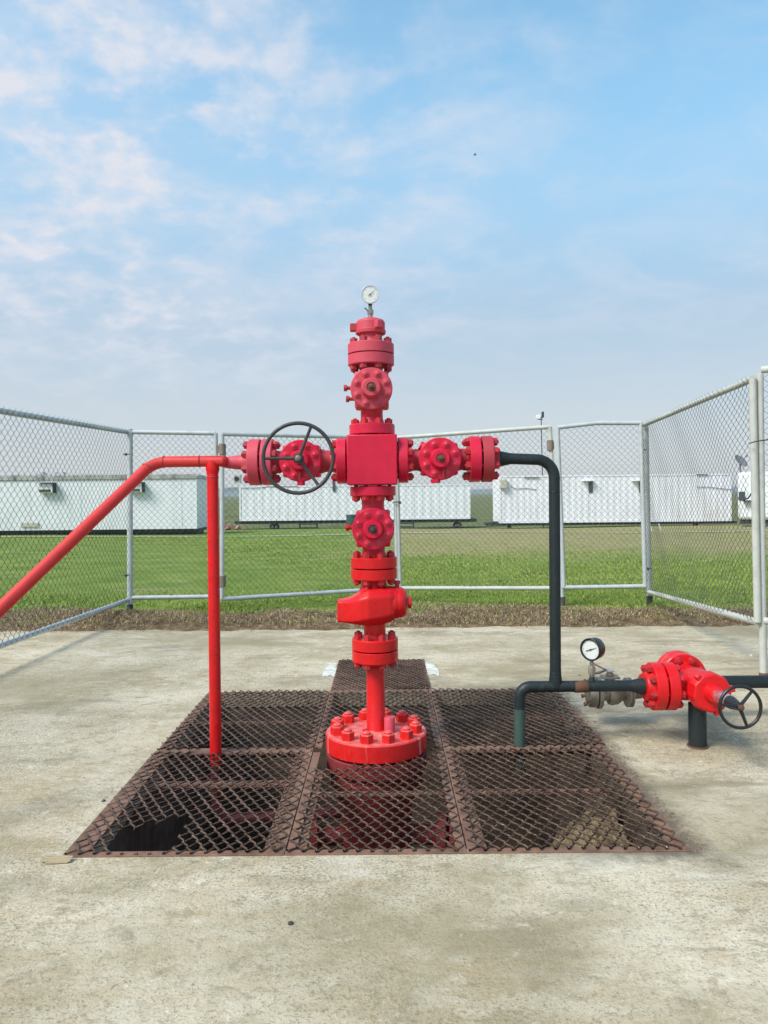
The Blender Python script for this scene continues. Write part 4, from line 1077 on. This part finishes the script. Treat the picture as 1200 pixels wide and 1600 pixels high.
# left side panel: runs toward the camera along the left
La = W(199, 938, Y1-0.03); Lt = W(198, 675, Y1-0.03)
Lb = W(0, 1009, 7.12); Lbt = W(0, 642, 7.12)
k_ = 2.1
Lc = La+(Lb-La)*k_; Lct = Lt+(Lbt-Lt)*k_
fence_panel(Lc, Lct, Lt, La, 'long chain link panel along the left side running toward the camera', barb=0.06, sides=(True, False), ptch=0.055, qtch=0.046)
# narrow back-left panel
fence_panel(W(203, 934, Y1), W(202, 675, Y1), W(337, 677, Y1+0.08), W(340, 932, Y1+0.08), 'narrow back panel of chain link between the left corner post and the gate')
# gate leaves (ajar, both swinging away)
YM = 11.25; YGL = 10.20; YGR = 10.72
def gate(bl_, tl_, tr_, br_, label, hinge_side, hinges):
    t = fence_panel(bl_, tl_, tr_, br_, label, name='gate_leaf', cat='gate', group='gate leaves in the back fence', mat='galv' if hinge_side == 'l' else 'cream')
    o = Vector(bl_)
    for (px, py, Y, sgn) in hinges:
        p = W(px, py, Y)-o; mb = MB(); mb.lathe(p-Vector((0, 0, 0.075)), UP, [(0, 0.040), (0.004, 0.046), (0.146, 0.046), (0.15, 0.040)], 18)
        mb.box(p+Vector((sgn*0.05, 0, 0)), (0.06, 0.03, 0.10)); mb.build('hinge', 'hinge', t)
    return t
gate(W(347, 936, YGL), W(347, 678, YGL), W(616, 684, YM), W(621, 919, YM), 'left gate leaf of chain link behind the grey handwheel', 'l', [(347.5, 702, YGL, -1), (347.5, 908, YGL, -1)])
gate(W(625, 919, YM), W(619, 684, YM), W(859, 667, YGR), W(873, 919, YGR), 'right gate leaf of chain link behind the black flowline', 'r', [(859.5, 696, YGR, 1)])
# gate clip
mb = MB(); p = W(621, 785, YM-0.05); mb.tube([p+Vector((-0.06, 0, 0)), p+Vector((0.0, -0.03, 0.01)), p+Vector((0.04, 0, 0))], 0.008, 8); mb.hexa(p+Vector((0.03, -0.03, 0)), (0, -1, 0), 0.025, 0.02)
tag(mb.build('gate_catch', 'darkmetal'), 'dark catch where the two gate leaves meet', 'catch')
# post behind the black pipe and back right panel
t2, b2, tp2 = post(879, 948, 667, 'silver fence post hidden mostly behind the vertical black pipe', top_px=868, r=0.032)
Y2 = b2.y
fence_panel(W(881, 918, Y2-0.02), W(871, 668, Y2-0.02), W(1001, 661, Y2-0.15), W(1008, 916, Y2-0.15), 'back right panel of chain link with a bent top rail', extra_top=[W(932, 661, Y2-0.08)])
# rusty hinge pin between
t3, b3, tp3 = post(1015, 946, 662, 'cream corner post of the fence where the back meets the right side', mat='cream', top_px=1009, r=0.036)
Y3 = b3.y
# right side panel (open gate leaf) and its posts
Rn_b = W(1184, 972, 6.50); Rn_t = W(1176, 592, 6.50)
Rf_b = W(1011, 924, Y3-0.06); Rf_t = W(1006, 664, Y3-0.06)
t = fence_panel(Rf_b, Rf_t, Rn_t, Rn_b, 'tall chain link panel along the right side between cream posts', mat='cream', barb=0.06, sides=(False, True), ptch=0.055, qtch=0.041)
t4, b4, tp4 = post(1193, 1060, 584, 'cream post at the right edge with a rusty foot', mat='cream', r=0.030, foot=0.05, top_px=1187)
for ch_ in t4.children:
    if ch_.name.startswith('post_foot'):
        ch_.data.materials[0] = M['rust']
# wire tie round the two tubes
mb = MB(); p = W(1186, 689, 6.45)
mb.tube([p+Vector((-0.085, -0.0, -0.02)), p+Vector((-0.05, -0.07, -0.005)), p+Vector((0.0, -0.08, 0)), p+Vector((0.06, -0.05, 0.008)), p+Vector((0.08, 0, 0.01))], 0.006, 6)
tag(mb.build('wire_tie', 'wire'), 'dark wire tie round the cream posts at the right edge', 'wire tie')
# next panel beyond the frame edge
a0 = W(1194, 970, 6.28); a1 = W(1190, 578, 6.28)
fence_panel(a0, a1, a1+Vector((1.7, -1.2, 0.02)), a0+Vector((1.7, -1.2, 0)), 'next chain link panel cut off by the right edge of the photo', mat='cream', barb=0.0, sides=(False, True))
# bolts on posts
for (px, py, Y, lab) in ((197, 710, Y1-0.08, 'upper dark bolt on the left corner fence post'), (197, 899, Y1-0.08, 'lower dark bolt on the left corner fence post'), (1004, 703, Y3-0.12, 'upper dark bolt and ring on the right corner fence post'), (1012, 889, Y3-0.12, 'lower dark bolt on the right corner fence post')):
    p = W(px, py, Y); mb = MB(); mb.lathe(p, (0, -1, 0), [(0, 0.02), (0.01, 0.02), (0.02, 0.012)], 12); mb.cyl(p+Vector((-0.04, 0, 0)), p+Vector((0.05, 0, 0.003)), 0.006, n=8)
    tag(mb.build('post_bolt', 'darkmetal'), lab, 'bolt', 'bolts through the fence corner posts')

# ================================================================== TRAILERS
def corr_box(t, x0, x1, y0, y1, z0, z1, mat, pitch=0.28, dep=0.03):
    """corrugated container box, local coordinates"""
    mb = MB(); prof = []
    x = x0+0.12
    prof.append((x0+0.12, y0+dep))
    while x < x1-0.12-pitch*0.9:
        for dx, d in ((0.0, dep), (pitch*0.18, 0), (pitch*0.5, 0), (pitch*0.68, dep)): prof.append((x+dx, y0+d))
        x += pitch
    prof.append((x1-0.12, y0+dep))
    i0 = len(mb.v)
    for (x, y) in prof: mb.v.append((x, y, z0+0.14)); mb.v.append((x, y, z1-0.10))
    for k in range(len(prof)-1): mb.f.append((i0+2*k, i0+2*k+2, i0+2*k+3, i0+2*k+1))
    # end and back walls, roof
    mb.box((x0+0.06, (y0+y1)/2, (z0+z1)/2), (0.11, y1-y0-0.02, z1-z0-0.02)); mb.box((x1-0.06, (y0+y1)/2, (z0+z1)/2), (0.11, y1-y0-0.02, z1-z0-0.02))
    mb.box(((x0+x1)/2, y1-0.05, (z0+z1)/2), (x1-x0-0.25, 0.08, z1-z0-0.02)); mb.box(((x0+x1)/2, (y0+y1)/2+0.04, z1-0.06), (x1-x0-0.25, y1-y0-0.12, 0.06))
    mb.box(((x0+x1)/2, (y0+y1)/2+0.04, z0+0.05), (x1-x0-0.25, y1-y0-0.12, 0.06))
    w = mb.build('wall', mat, t, smooth=0)
    mb = MB()
    mb.box(((x0+x1)/2, y0+0.03, z0+0.07), (x1-x0-0.02, 0.09, 0.14)); mb.box(((x0+x1)/2, y0+0.03, z1-0.05), (x1-x0-0.02, 0.09, 0.10))
    for xe in (x0+0.06, x1-0.06): mb.box((xe, y0+0.024, (z0+z1)/2), (0.125, 0.10, z1-z0-0.245))
    mb.build('corner_frame', mat, t, smooth=0)
    return w
def chassis(t, x0, x1, y0, z0, h, wheels=(), legs=(), depth=2.4):
    mb = MB(); mb.box(((x0+x1)/2, y0+depth/2, z0+h/2), (x1-x0, depth-0.1, h)); mb.box(((x0+x1)/2, y0+0.06, z0+h/2), (x1-x0, 0.10, h*1.02)); mb.build('chassis', 'chassis', t, smooth=0)
# -- left office trailer
yl = 37.5; gz = tz(yl)
def lx(px, y=yl): return W(px, 800, y).x
tr = thing('office_trailer', (lx(150), yl, gz), 'long smooth white office trailer with mildewed roof edge behind the left fence', 'trailer')
tro = Vector((lx(150), yl, gz))
x0, x1 = lx(-140)-tro.x, lx(307)-tro.x
zt_ = W(150, 749, yl).z-gz; zb_ = W(150, 828, yl).z-gz
mb = MB(); mb.box(((x0+x1)/2, 1.25, (zb_+zt_)/2), (x1-x0, 2.5, zt_-zb_)); mb.build('wall', 'trailer', tr, smooth=0, bevel=0.02)
mb = MB(); mb.v = []
rt = W(150, 740.5, yl).z-gz
mb.sections([[Vector((x, -0.06, zt_)), Vector((x, 2.56, zt_)), Vector((x, 2.56, zt_+0.04)), Vector((x, 1.9, z_)), Vector((x, 0.25, z_)), Vector((x, -0.06, z_-0.06))] for x, z_ in ((x0-0.05, rt), (x1-0.25, rt), (x1+0.05, rt-0.10))])
mb.build('roof', 'roofdirt', tr, smooth=0)
xk = x0+1.0
for xk in [x0+1.0+2.44*i for i in range(int((x1-x0-1.4)/2.44)+1)]+[x1-0.03]:
    mb = MB(); mb.box((xk, -0.007, (zb_+zt_)/2), (0.05, 0.014, zt_-zb_-0.02)); mb.build('seam_strip', 'trailer', tr, smooth=0)
mb = MB(); mb.box(((x0+x1)/2, 1.25, zb_-0.07), (x1-x0-0.05, 2.3, 0.13)); mb.box(((x0+x1)/2, 1.3, zb_-0.24), (x1-x0-0.3, 1.9, 0.2)); mb.build('chassis', 'chassis', tr, smooth=0)
xk = x0+0.5
while xk < x1:
    mb = MB(); mb.box((xk, 0.35, (zb_-0.16)/2), (0.22, 0.22, zb_-0.16)); mb.build('leg', 'chassis', tr, smooth=0); xk += 2.1
def ac_unit(t, cx, cz, w=0.66, h=0.44, y=-0.0):
    mb = MB(); mb.box((cx, y-0.16, cz), (w, 0.30, h)); o = mb.build('air_conditioner', 'box_white', t, smooth=0, bevel=0.01)
    mb = MB(); mb.box((cx-0.03, y-0.315, cz-h*0.28), (w*0.85, 0.01, h*0.30)); mb.build('vent_grille', 'glass', o, smooth=0)
    mb = MB(); mb.box((cx, y-0.22, cz+h/2+0.05), (w*1.2, 0.50, 0.03)); mb.build('awning', 'roofdirt', o, smooth=0)
    mb = MB(); mb.box((cx+w/2+0.05, y-0.17, cz+0.02), (0.04, 0.32, h*1.1)); mb.build('bracket', 'chassis', o, smooth=0)
ac_unit(tr, W(76, 763, yl).x-tro.x, W(76, 763, yl).z-gz)
ac_unit(tr, W(213, 762, yl).x-tro.x, W(213, 762, yl).z-gz)
p = W(48, 820, yl); mb = MB(); mb.box((p.x-tro.x, -0.03, p.z-gz), (0.85, 0.05, 0.22)); mb.build('vent', 'beige', tr, smooth=0)
for px in (48, 80):
    p = W(px, 740, yl); mb = MB(); mb.box((p.x-tro.x, 1.2, p.z-gz+0.05), (0.5, 0.5, 0.12), taper=(0.6, 0.6)); mb.build('roof_vent', 'roofdirt', tr, smooth=0)
tr.rotation_euler = (0, 0, R(1.5))
# -- middle container
ym = 52.0; gz = tz(ym)
mo = Vector((W(555, 800, ym).x, ym, gz)); mt = thing('container_cabin', mo, 'white corrugated site cabin behind the wellhead with wheels and bent steps', 'cabin', 'white corrugated site cabins')
x0, x1 = W(374, 800, ym).x-mo.x, W(735, 800, ym).x-mo.x; z0 = W(555, 812.5, ym).z-gz; z1 = W(555, 758, ym).z-gz
corr_box(mt, x0, x1, 0, 2.6, z0, z1, 'box_white', 0.57, 0.018)
mb = MB(); mb.box(((x0+x1)/2+0.05, 1.25, z0-0.11), (x1-x0+0.8, 2.3, 0.20)); mb.build('chassis', 'chassis', mt, smooth=0)
for px in (425, 431, 718, 714):
    x = W(px, 800, ym).x-mo.x; mb = MB(); mb.cyl((x-0.03, 0.3, 0.20), (x-0.03, 0.55, 0.20), 0.20, n=20); w_ = mb.build('wheel', 'chassis', mt); mb = MB(); mb.cyl((x-0.03, 0.28, 0.20), (x-0.03, 0.30, 0.20), 0.10, n=16); mb.build('rim', 'steel', w_)
    mb = MB(); mb.box((x, 0.7, 0.3), (0.10, 0.10, 0.3)); mb.build('axle', 'chassis', mt, smooth=0)
for pa, pb in ((468, 495), (620, 646)):
    xa, xb = W(pa, 800, ym).x-mo.x, W(pb, 800, ym).x-mo.x; mb = MB()
    for z in (0.12, 0.36): mb.bar((xa, -0.1, z), (xb, -0.1, z), 0.06, 0.05); mb.bar((xa, 0.3, z), (xb, 0.3, z), 0.06, 0.05)
    for x in (xa, xb): mb.box((x, -0.1, 0.3), (0.07, 0.07, 0.6)); mb.box((x, 0.3, 0.3), (0.07, 0.07, 0.6))
    mb.build('step', 'chassis', mt, smooth=0)
mb = MB(); p = W(522, 760, ym); mb.box((p.x-mo.x, -0.05, p.z-gz), (0.20, 0.08, 0.65)); mb.build('window', 'glass', mt, smooth=0)
mb = MB(); p = W(380, 759, ym)
mb.tube([(x0+0.2, -0.03, z1-0.14), (x0+1.2, -0.04, z1-0.16), (x0+1.9, -0.03, z1-0.04), (x0+4.0, -0.03, z1-0.05)], 0.012, 6); mb.build('cable', 'chassis', mt)
p = W(372, 748, ym); mb = MB(); mb.box((p.x-mo.x-0.15, 0.6, p.z-gz), (0.45, 0.6, 0.55)); o = mb.build('air_conditioner', 'beige', mt, smooth=0, bevel=0.02)
mb = MB(); mb.cyl((p.x-mo.x-0.15, 0.29, p.z-gz), (p.x-mo.x-0.15, 0.27, p.z-gz), 0.17, n=20); mb.build('fan_grille', 'chassis', o)
# -- right container
yr = 43.0; gz = tz(yr)
mo = Vector((W(955, 800, yr).x, yr, gz)); rt_ = thing('container_cabin', mo, 'white corrugated site cabin behind the right fence with a slit window', 'cabin', 'white corrugated site cabins')
x0, x1 = W(780, 800, yr).x-mo.x, W(1143, 800, yr).x-mo.x; z0 = W(955, 816, yr).z-gz; z1 = W(955, 741.5, yr).z-gz
corr_box(rt_, x0, x1, 0, 2.5, z0, z1, 'box_white', 0.36, 0.014)
mb = MB(); mb.box(((x0+x1)/2-0.1, 1.25, z0-0.07), (x1-x0+0.9, 2.3, 0.14)); mb.build('chassis', 'chassis', rt_, smooth=0)
mb = MB(); mb.box((x0-0.15, 0.5, z0-0.02), (0.5, 0.4, 0.22)); mb.box((x0-0.45, 0.5, z0-0.08), (0.5, 0.12, 0.12)); mb.build('tow_hitch', 'chassis', rt_, smooth=0, bevel=0.02)
for px in (797, 1090):
    x = W(px, 800, yr).x-mo.x; mb = MB(); mb.box((x, 0.3, (z0-0.1)/2), (0.2, 0.2, z0-0.1)); mb.build('leg', 'chassis', rt_, smooth=0)
for px, ww in ((923, 0.22), (1001, 0.20)):
    p = W(px, 761, yr); mb = MB(); mb.box((p.x-mo.x, -0.01, p.z-gz), (ww, 0.06, 0.62)); f_ = mb.build('window', 'glass', rt_, smooth=0)
    mb = MB(); mb.box((p.x-mo.x-0.18, -0.14, p.z-gz+0.35), (0.62, 0.32, 0.03)); mb.build('awning', 'box_white', f_, smooth=0)
mb = MB(); p = W(786, 756, yr); mb.box((p.x-mo.x, -0.14, p.z-gz), (0.36, 0.26, 0.5)); o = mb.build('air_conditioner', 'beige', rt_, smooth=0, bevel=0.02)
mb = MB(); a1_ = W(798, 760, yr); a2_ = W(806, 764, yr); a3_ = W(822, 763, yr); a4_ = W(838, 765, yr)
mb.tube([(q.x-mo.x, -0.03, q.z-gz) for q in (a1_, a2_, a3_, a4_)], 0.014, 6); mb.build('cable', 'chassis', rt_)
mb = MB(); mb.tube([(q.x-mo.x, -0.03, q.z-gz) for q in (W(1088, 761, yr), W(1105, 761, yr), W(1125, 763, yr), W(1146, 766, yr))], 0.014, 6); mb.build('cable', 'chassis', rt_)
for (pa, pb, py) in ((819, 842, 746), (1088, 1106, 741.5)):
    a_, b_ = W(pa, py, yr), W(pb, py, yr); mb = MB(); mb.bar((a_.x-mo.x, -0.05, a_.z-gz), (b_.x-mo.x, -0.05, b_.z-gz), 0.06, 0.03); mb.build('drip_rail', 'chassis', rt_, smooth=0)
# -- far right trailer with the dish
yt = 40.0; gz = tz(yt)
mo = Vector((W(1153, 800, yt).x, yt, gz)); ft = thing('site_trailer', mo, 'white rounded trailer carrying the satellite dish beyond the right posts', 'trailer')
ft.rotation_euler = (0, 0, R(-27)); x0, x1 = 0.0, 6.4; z0 = W(1200, 812, yt).z-gz; z1 = W(1200, 737, yt).z-gz
mb = MB(); mb.box(((x0+x1)/2, 1.25, (z0+z1)/2), (x1-x0, 2.5, z1-z0)); mb.build('wall', 'trailer', ft, smooth=30, bevel=0.18)
mb = MB(); mb.box(((x0+x1)/2, 1.25, z0-0.10), (x1-x0-0.2, 2.2, 0.2)); mb.box(((x0+x1)/2, 0.6, (z0-0.2)/2), (0.3, 0.3, z0-0.2)); mb.build('chassis', 'chassis', ft, smooth=0)
p = W(1157, 775, yt); mb = MB(); mb.box((p.x-mo.x+0.05, -0.02, p.z-gz), (0.30, 0.05, 0.45)); mb.build('window', 'glass', ft, smooth=0, bevel=0.01)
p = W(1168, 778, yt); mb = MB(); mb.tube([(p.x-mo.x-0.25, -0.1, p.z-gz-0.1), (p.x-mo.x, -0.35, p.z-gz), (p.x-mo.x+0.15, -0.35, p.z-gz+0.25)], 0.04, 8); mb.box((p.x-mo.x, -0.2, p.z-gz-0.15), (0.5, 0.35, 0.06)); mb.build('bracket', 'chassis', ft)
for xw in (x0+1.6, x0+2.5):
    mb = MB(); mb.cyl((xw, 0.15, 0.36), (xw, 0.4, 0.36), 0.36, n=24); w_ = mb.build('wheel', 'chassis', ft); mb = MB(); mb.cyl((xw, 0.12, 0.36), (xw, 0.15, 0.36), 0.18, n=16); mb.build('rim', 'steel', w_)
# satellite dish
dc = W(1157, 721, yt+0.8)
ds = thing('satellite_dish', (dc.x, dc.y, gz+z1), 'grey satellite dish tilted up on the far right white trailer', 'satellite dish')
do = Vector(ds.location); nn = Vector((0.40, -0.68, 0.62)).normalized()
mb = MB(); mb.lathe(dc-do-nn*0.06, nn, [(0, 0.02), (0.01, 0.12), (0.035, 0.22), (0.075, 0.33), (0.11, 0.40), (0.122, 0.405), (0.115, 0.39), (0.08, 0.31), (0.045, 0.21), (0.022, 0.10), (0.015, 0.01)], 32); mb.build('reflector', 'dish', ds)
mb = MB(); mb.cyl((dc.x-do.x, 0, 0), dc-do-nn*0.05, 0.045, n=12); mb.build('mast', 'dish', ds)
mb = MB(); mb.cyl(dc-do-nn*0.02, dc-do+nn*0.42, 0.014, n=8); mb.cyl(dc-do+nn*0.40, dc-do+nn*0.50, 0.05, n=12); mb.build('feed_arm', 'dish', ds)

# lamp mast behind the right cabin
yp = 47.5; gz = tz(yp); pb = W(849, 800, yp); tpz = W(847, 651, yp).z
lm = thing('camera_mast', (pb.x, yp, gz), 'thin grey mast with a white camera box rising above the right gate', 'mast')
mb = MB(); mb.cyl((0, 0, 0), (-0.08, 0, tpz-gz), 0.035, 0.028, n=12); mb.build('pole', 'wheel', lm)
mb = MB(); mb.box((-0.26, 0, tpz-gz-0.02), (0.26, 0.26, 0.24)); mb.build('camera_box', 'box_white', lm, smooth=0, bevel=0.02)
mb = MB(); mb.box((0.02, 0, tpz-gz+0.12), (0.10, 0.25, 0.36)); mb.bar((-0.26, 0, tpz-gz-0.16), (0.02, 0, tpz-gz-0.16), 0.05, 0.05); mb.build('bracket', 'chassis', lm, smooth=0)
# dark green barrel beside the wellhead, far away
yb_ = 46.0; gz = tz(yb_); p = W(549, 815, yb_); 
mb = MB(); hh = W(549, 800, yb_).z-p.z+0.3; r_ = 0.30
mb.lathe((p.x, yb_, tz(yb_)), UP, [(0, r_), (0.04, r_*1.04), (hh*0.33, r_), (hh*0.35, r_*1.05), (hh*0.66, r_*1.05), (hh*0.68, r_), (hh-0.03, r_*1.04), (hh, r_*1.02)], 24)
tag(mb.build('barrel', 'green'), 'dark green barrel standing before the middle white cabin', 'barrel')
# reddish rubble heap
mb = MB(); p = W(357, 816, 48); 
for k in range(26):
    s = random.uniform(0.15, 0.35); cx = random.uniform(-0.9, 0.9); cz = max(0.05, 0.55-abs(cx)*0.55)*random.uniform(0, 1)
    c = Vector((p.x+cx, 48+random.uniform(-0.4, 0.4), tz(48)+cz+0.05)); rot = Matrix.Rotation(random.uniform(0, 3), 3, (random.random(), random.random(), random.random()+.1))
    mb.box(c, (s, s*0.8, s*0.6), rot, (0.7, 0.8))
tag(mb.build('rubble_heap', 'pinkrock', smooth=0), 'low heap of reddish rubble between the left trailer and middle cabin', 'rubble heap', kind='stuff')
# white tags / short pipes in front of the right cabin
for px, lab in ((1017, 'short white marker stake by the cream corner post'), (1031, 'short white marker stake further right before the right cabin')):
    a_ = W(px, 828, 36); mb = MB(); mb.tube([(a_.x+0.05, 36, tz(36)), (a_.x-0.05, 36, tz(36)+0.32)], 0.028, 8)
    tag(mb.build('marker_stake', 'dial'), lab, 'stake', 'white marker stakes')
# bird
p = W(742, 242, 60); mb = MB()
mb.sections([[p+Vector((x, r_*math.cos(t), r_*0.8*math.sin(t))) for t in np.linspace(0, 2*math.pi, 9)[:-1]] for x, r_ in ((-0.16, 0.008), (-0.08, 0.03), (0.0, 0.045), (0.07, 0.035), (0.11, 0.022), (0.15, 0.004))])
for s in (1, -1):
    i = len(mb.v); mb.v += [tuple(p+Vector(q)) for q in ((0.05, s*0.02, 0.02), (-0.05, s*0.02, 0.02), (-0.02, s*0.14, 0.06), (0.05, s*0.14, 0.065), (-0.05, s*0.26, 0.04), (-0.06, s*0.27, 0.04))]
    mb.f += [(i, i+1, i+2, i+3), (i+3, i+2, i+5, i+4)]
tag(mb.build('bird', 'darkmetal', smooth=60), 'tiny dark bird flying high in the blue sky', 'bird')

# ================================================================== GRASS
def blades(name, mat, n, xr, yr_, hmean, wid, lay=0.35, dens=None, base=0.0, seed=3, zfun=None):
    g = np.random.default_rng(seed)
    y = g.uniform(yr_[0], yr_[1], n); x = g.uniform(-1, 1, n)*np.maximum(2, y*0.56) if xr is None else g.uniform(xr[0], xr[1], n)
    if dens is not None:
        k = dens(x, y, g); x, y = x[k], y[k]
    n = len(x)
    z = np.array([tz(v) for v in y]); z = np.where(y < 9.3, np.maximum(z, 0.004), z)
    m_ = (y >= 9.3) & (y <= 11); z[m_] += 0.03*np.sin(x[m_]*1.7+y[m_]*3)*np.sin(x[m_]*0.63+1)
    if zfun is not None: z = z+zfun(x, y, g)
    h = hmean*g.lognormal(0, 0.35, n); a = g.uniform(0, 2*np.pi, n); w = wid*g.uniform(0.6, 1.5, n)
    la = g.uniform(0, 2*np.pi, n); ll = h*np.abs(g.normal(0, lay, n))
    dx, dy = np.cos(a)*w/2, np.sin(a)*w/2
    bx, by = np.cos(la)*ll, np.sin(la)*ll
    V = np.empty((n, 5, 3))
    V[:, 0] = np.stack([x-dx, y-dy, z-0.005+base], 1); V[:, 1] = np.stack([x+dx, y+dy, z-0.005+base], 1)
    V[:, 2] = np.stack([x+dx*0.7+bx*0.35, y+dy*0.7+by*0.35, z+h*0.6+base], 1); V[:, 3] = np.stack([x-dx*0.7+bx*0.35, y-dy*0.7+by*0.35, z+h*0.6+base], 1)
    V[:, 4] = np.stack([x+bx, y+by, z+h*np.clip(1-lay*0.3, .2, 1)+base], 1)
    me = bpy.data.meshes.new(name)
    me.vertices.add(n*5); me.vertices.foreach_set('co', V.reshape(-1))
    me.loops.add(n*7); me.polygons.add(n*2)
    b5 = (np.arange(n)*5)[:, None]
    me.loops.foreach_set('vertex_index', (b5+np.array([0, 1, 2, 3, 3, 2, 4])).reshape(-1))
    ls = (np.arange(n)*7)[:, None]+np.array([0, 4])
    me.polygons.foreach_set('loop_start', ls.reshape(-1))
    me.update(calc_edges=True); me.validate(); me.materials.append(M[mat])
    o = bpy.data.objects.new(name, me); COL.objects.link(o); return o
def clump(x, y, f1, f2): return 0.5+0.25*np.sin(x*f1+1.3*np.sin(y*f2))+0.25*np.sin(y*f1*1.3+1.7*np.sin(x*f2*0.8))
gdens = lambda x, y, g: (g.uniform(0, 1, len(x)) < (0.35+0.65*clump(x, y, 2.7, 1.9))*np.clip(np.clip((y-10.25-0.35*np.sin(x*1.1)-0.2*np.sin(x*3.7)-0.12*np.sin(x*9.1+y*5))/0.5, 0, 1)+0.45*(clump(x, y, 5.3, 4.1) > 0.58)*(y > 9.3), 0, 1))
tag(blades('grass', 'grass', 110000, None, (9.4, 17), 0.032, 0.011, 0.7, gdens), 'short green grass of the field behind the fence', 'grass', kind='stuff')
gd2 = lambda x, y, g: (g.uniform(0, 1, len(x)) < (0.2+0.8*clump(x, y, 1.3, 0.9))*np.where((x > 0) & (y > 21), 0.25, 1.0))*(clump(x*0.7, y*1.6, 0.9, 0.8) > 0.22)
tag(blades('grass', 'grass', 70000, None, (17, 34), 0.035, 0.02, 0.7, gd2, seed=5), 'coarser green grass farther out toward the trailers', 'grass', kind='stuff')
sdens = lambda x, y, g: g.uniform(0, 1, len(x)) < np.clip(0.25+0.9*clump(x, y, 3.1, 2.3), 0, 1)*np.clip((10.55+0.35*np.sin(x*1.1)+0.2*np.sin(x*3.7)-y)/0.5, 0, 1)*np.clip((y-9.10-0.10*np.sin(x*2.1)-0.06*np.sin(x*7))/0.25, 0.10, 1)
tag(blades('dry_grass', 'straw', 38000, None, (8.98, 10.7), 0.036, 0.008, 2.0, sdens, seed=9, zfun=lambda x, y, g: g.uniform(0, 0.045, len(x))*clump(x, y, 4.1, 2.7)), 'dead straw and clippings along the slab edge', 'dry grass', kind='stuff')

# ================================================================== AIR
mb = MB(); mb.box((0, 1400, 3.2), (9000, 3400, 14.4))
hz_ = mb.build('haze', 'hill', smooth=0); hz_.data.materials.clear()
m = bpy.data.materials.new('haze_air'); m.use_nodes = True; t = m.node_tree
for n_ in list(t.nodes): t.nodes.remove(n_)
o_ = t.nodes.new('ShaderNodeOutputMaterial'); pv = t.nodes.new('ShaderNodeVolumePrincipled')
pv.inputs['Color'].default_value = (0.86, 0.90, 0.96, 1); pv.inputs['Density'].default_value = 0.00035; pv.inputs['Anisotropy'].default_value = 0.2
t.links.new(pv.outputs[0], o_.inputs['Volume']); hz_.data.materials.append(m)
tag(hz_, 'thin pale haze over the flat field', 'haze', kind='stuff')
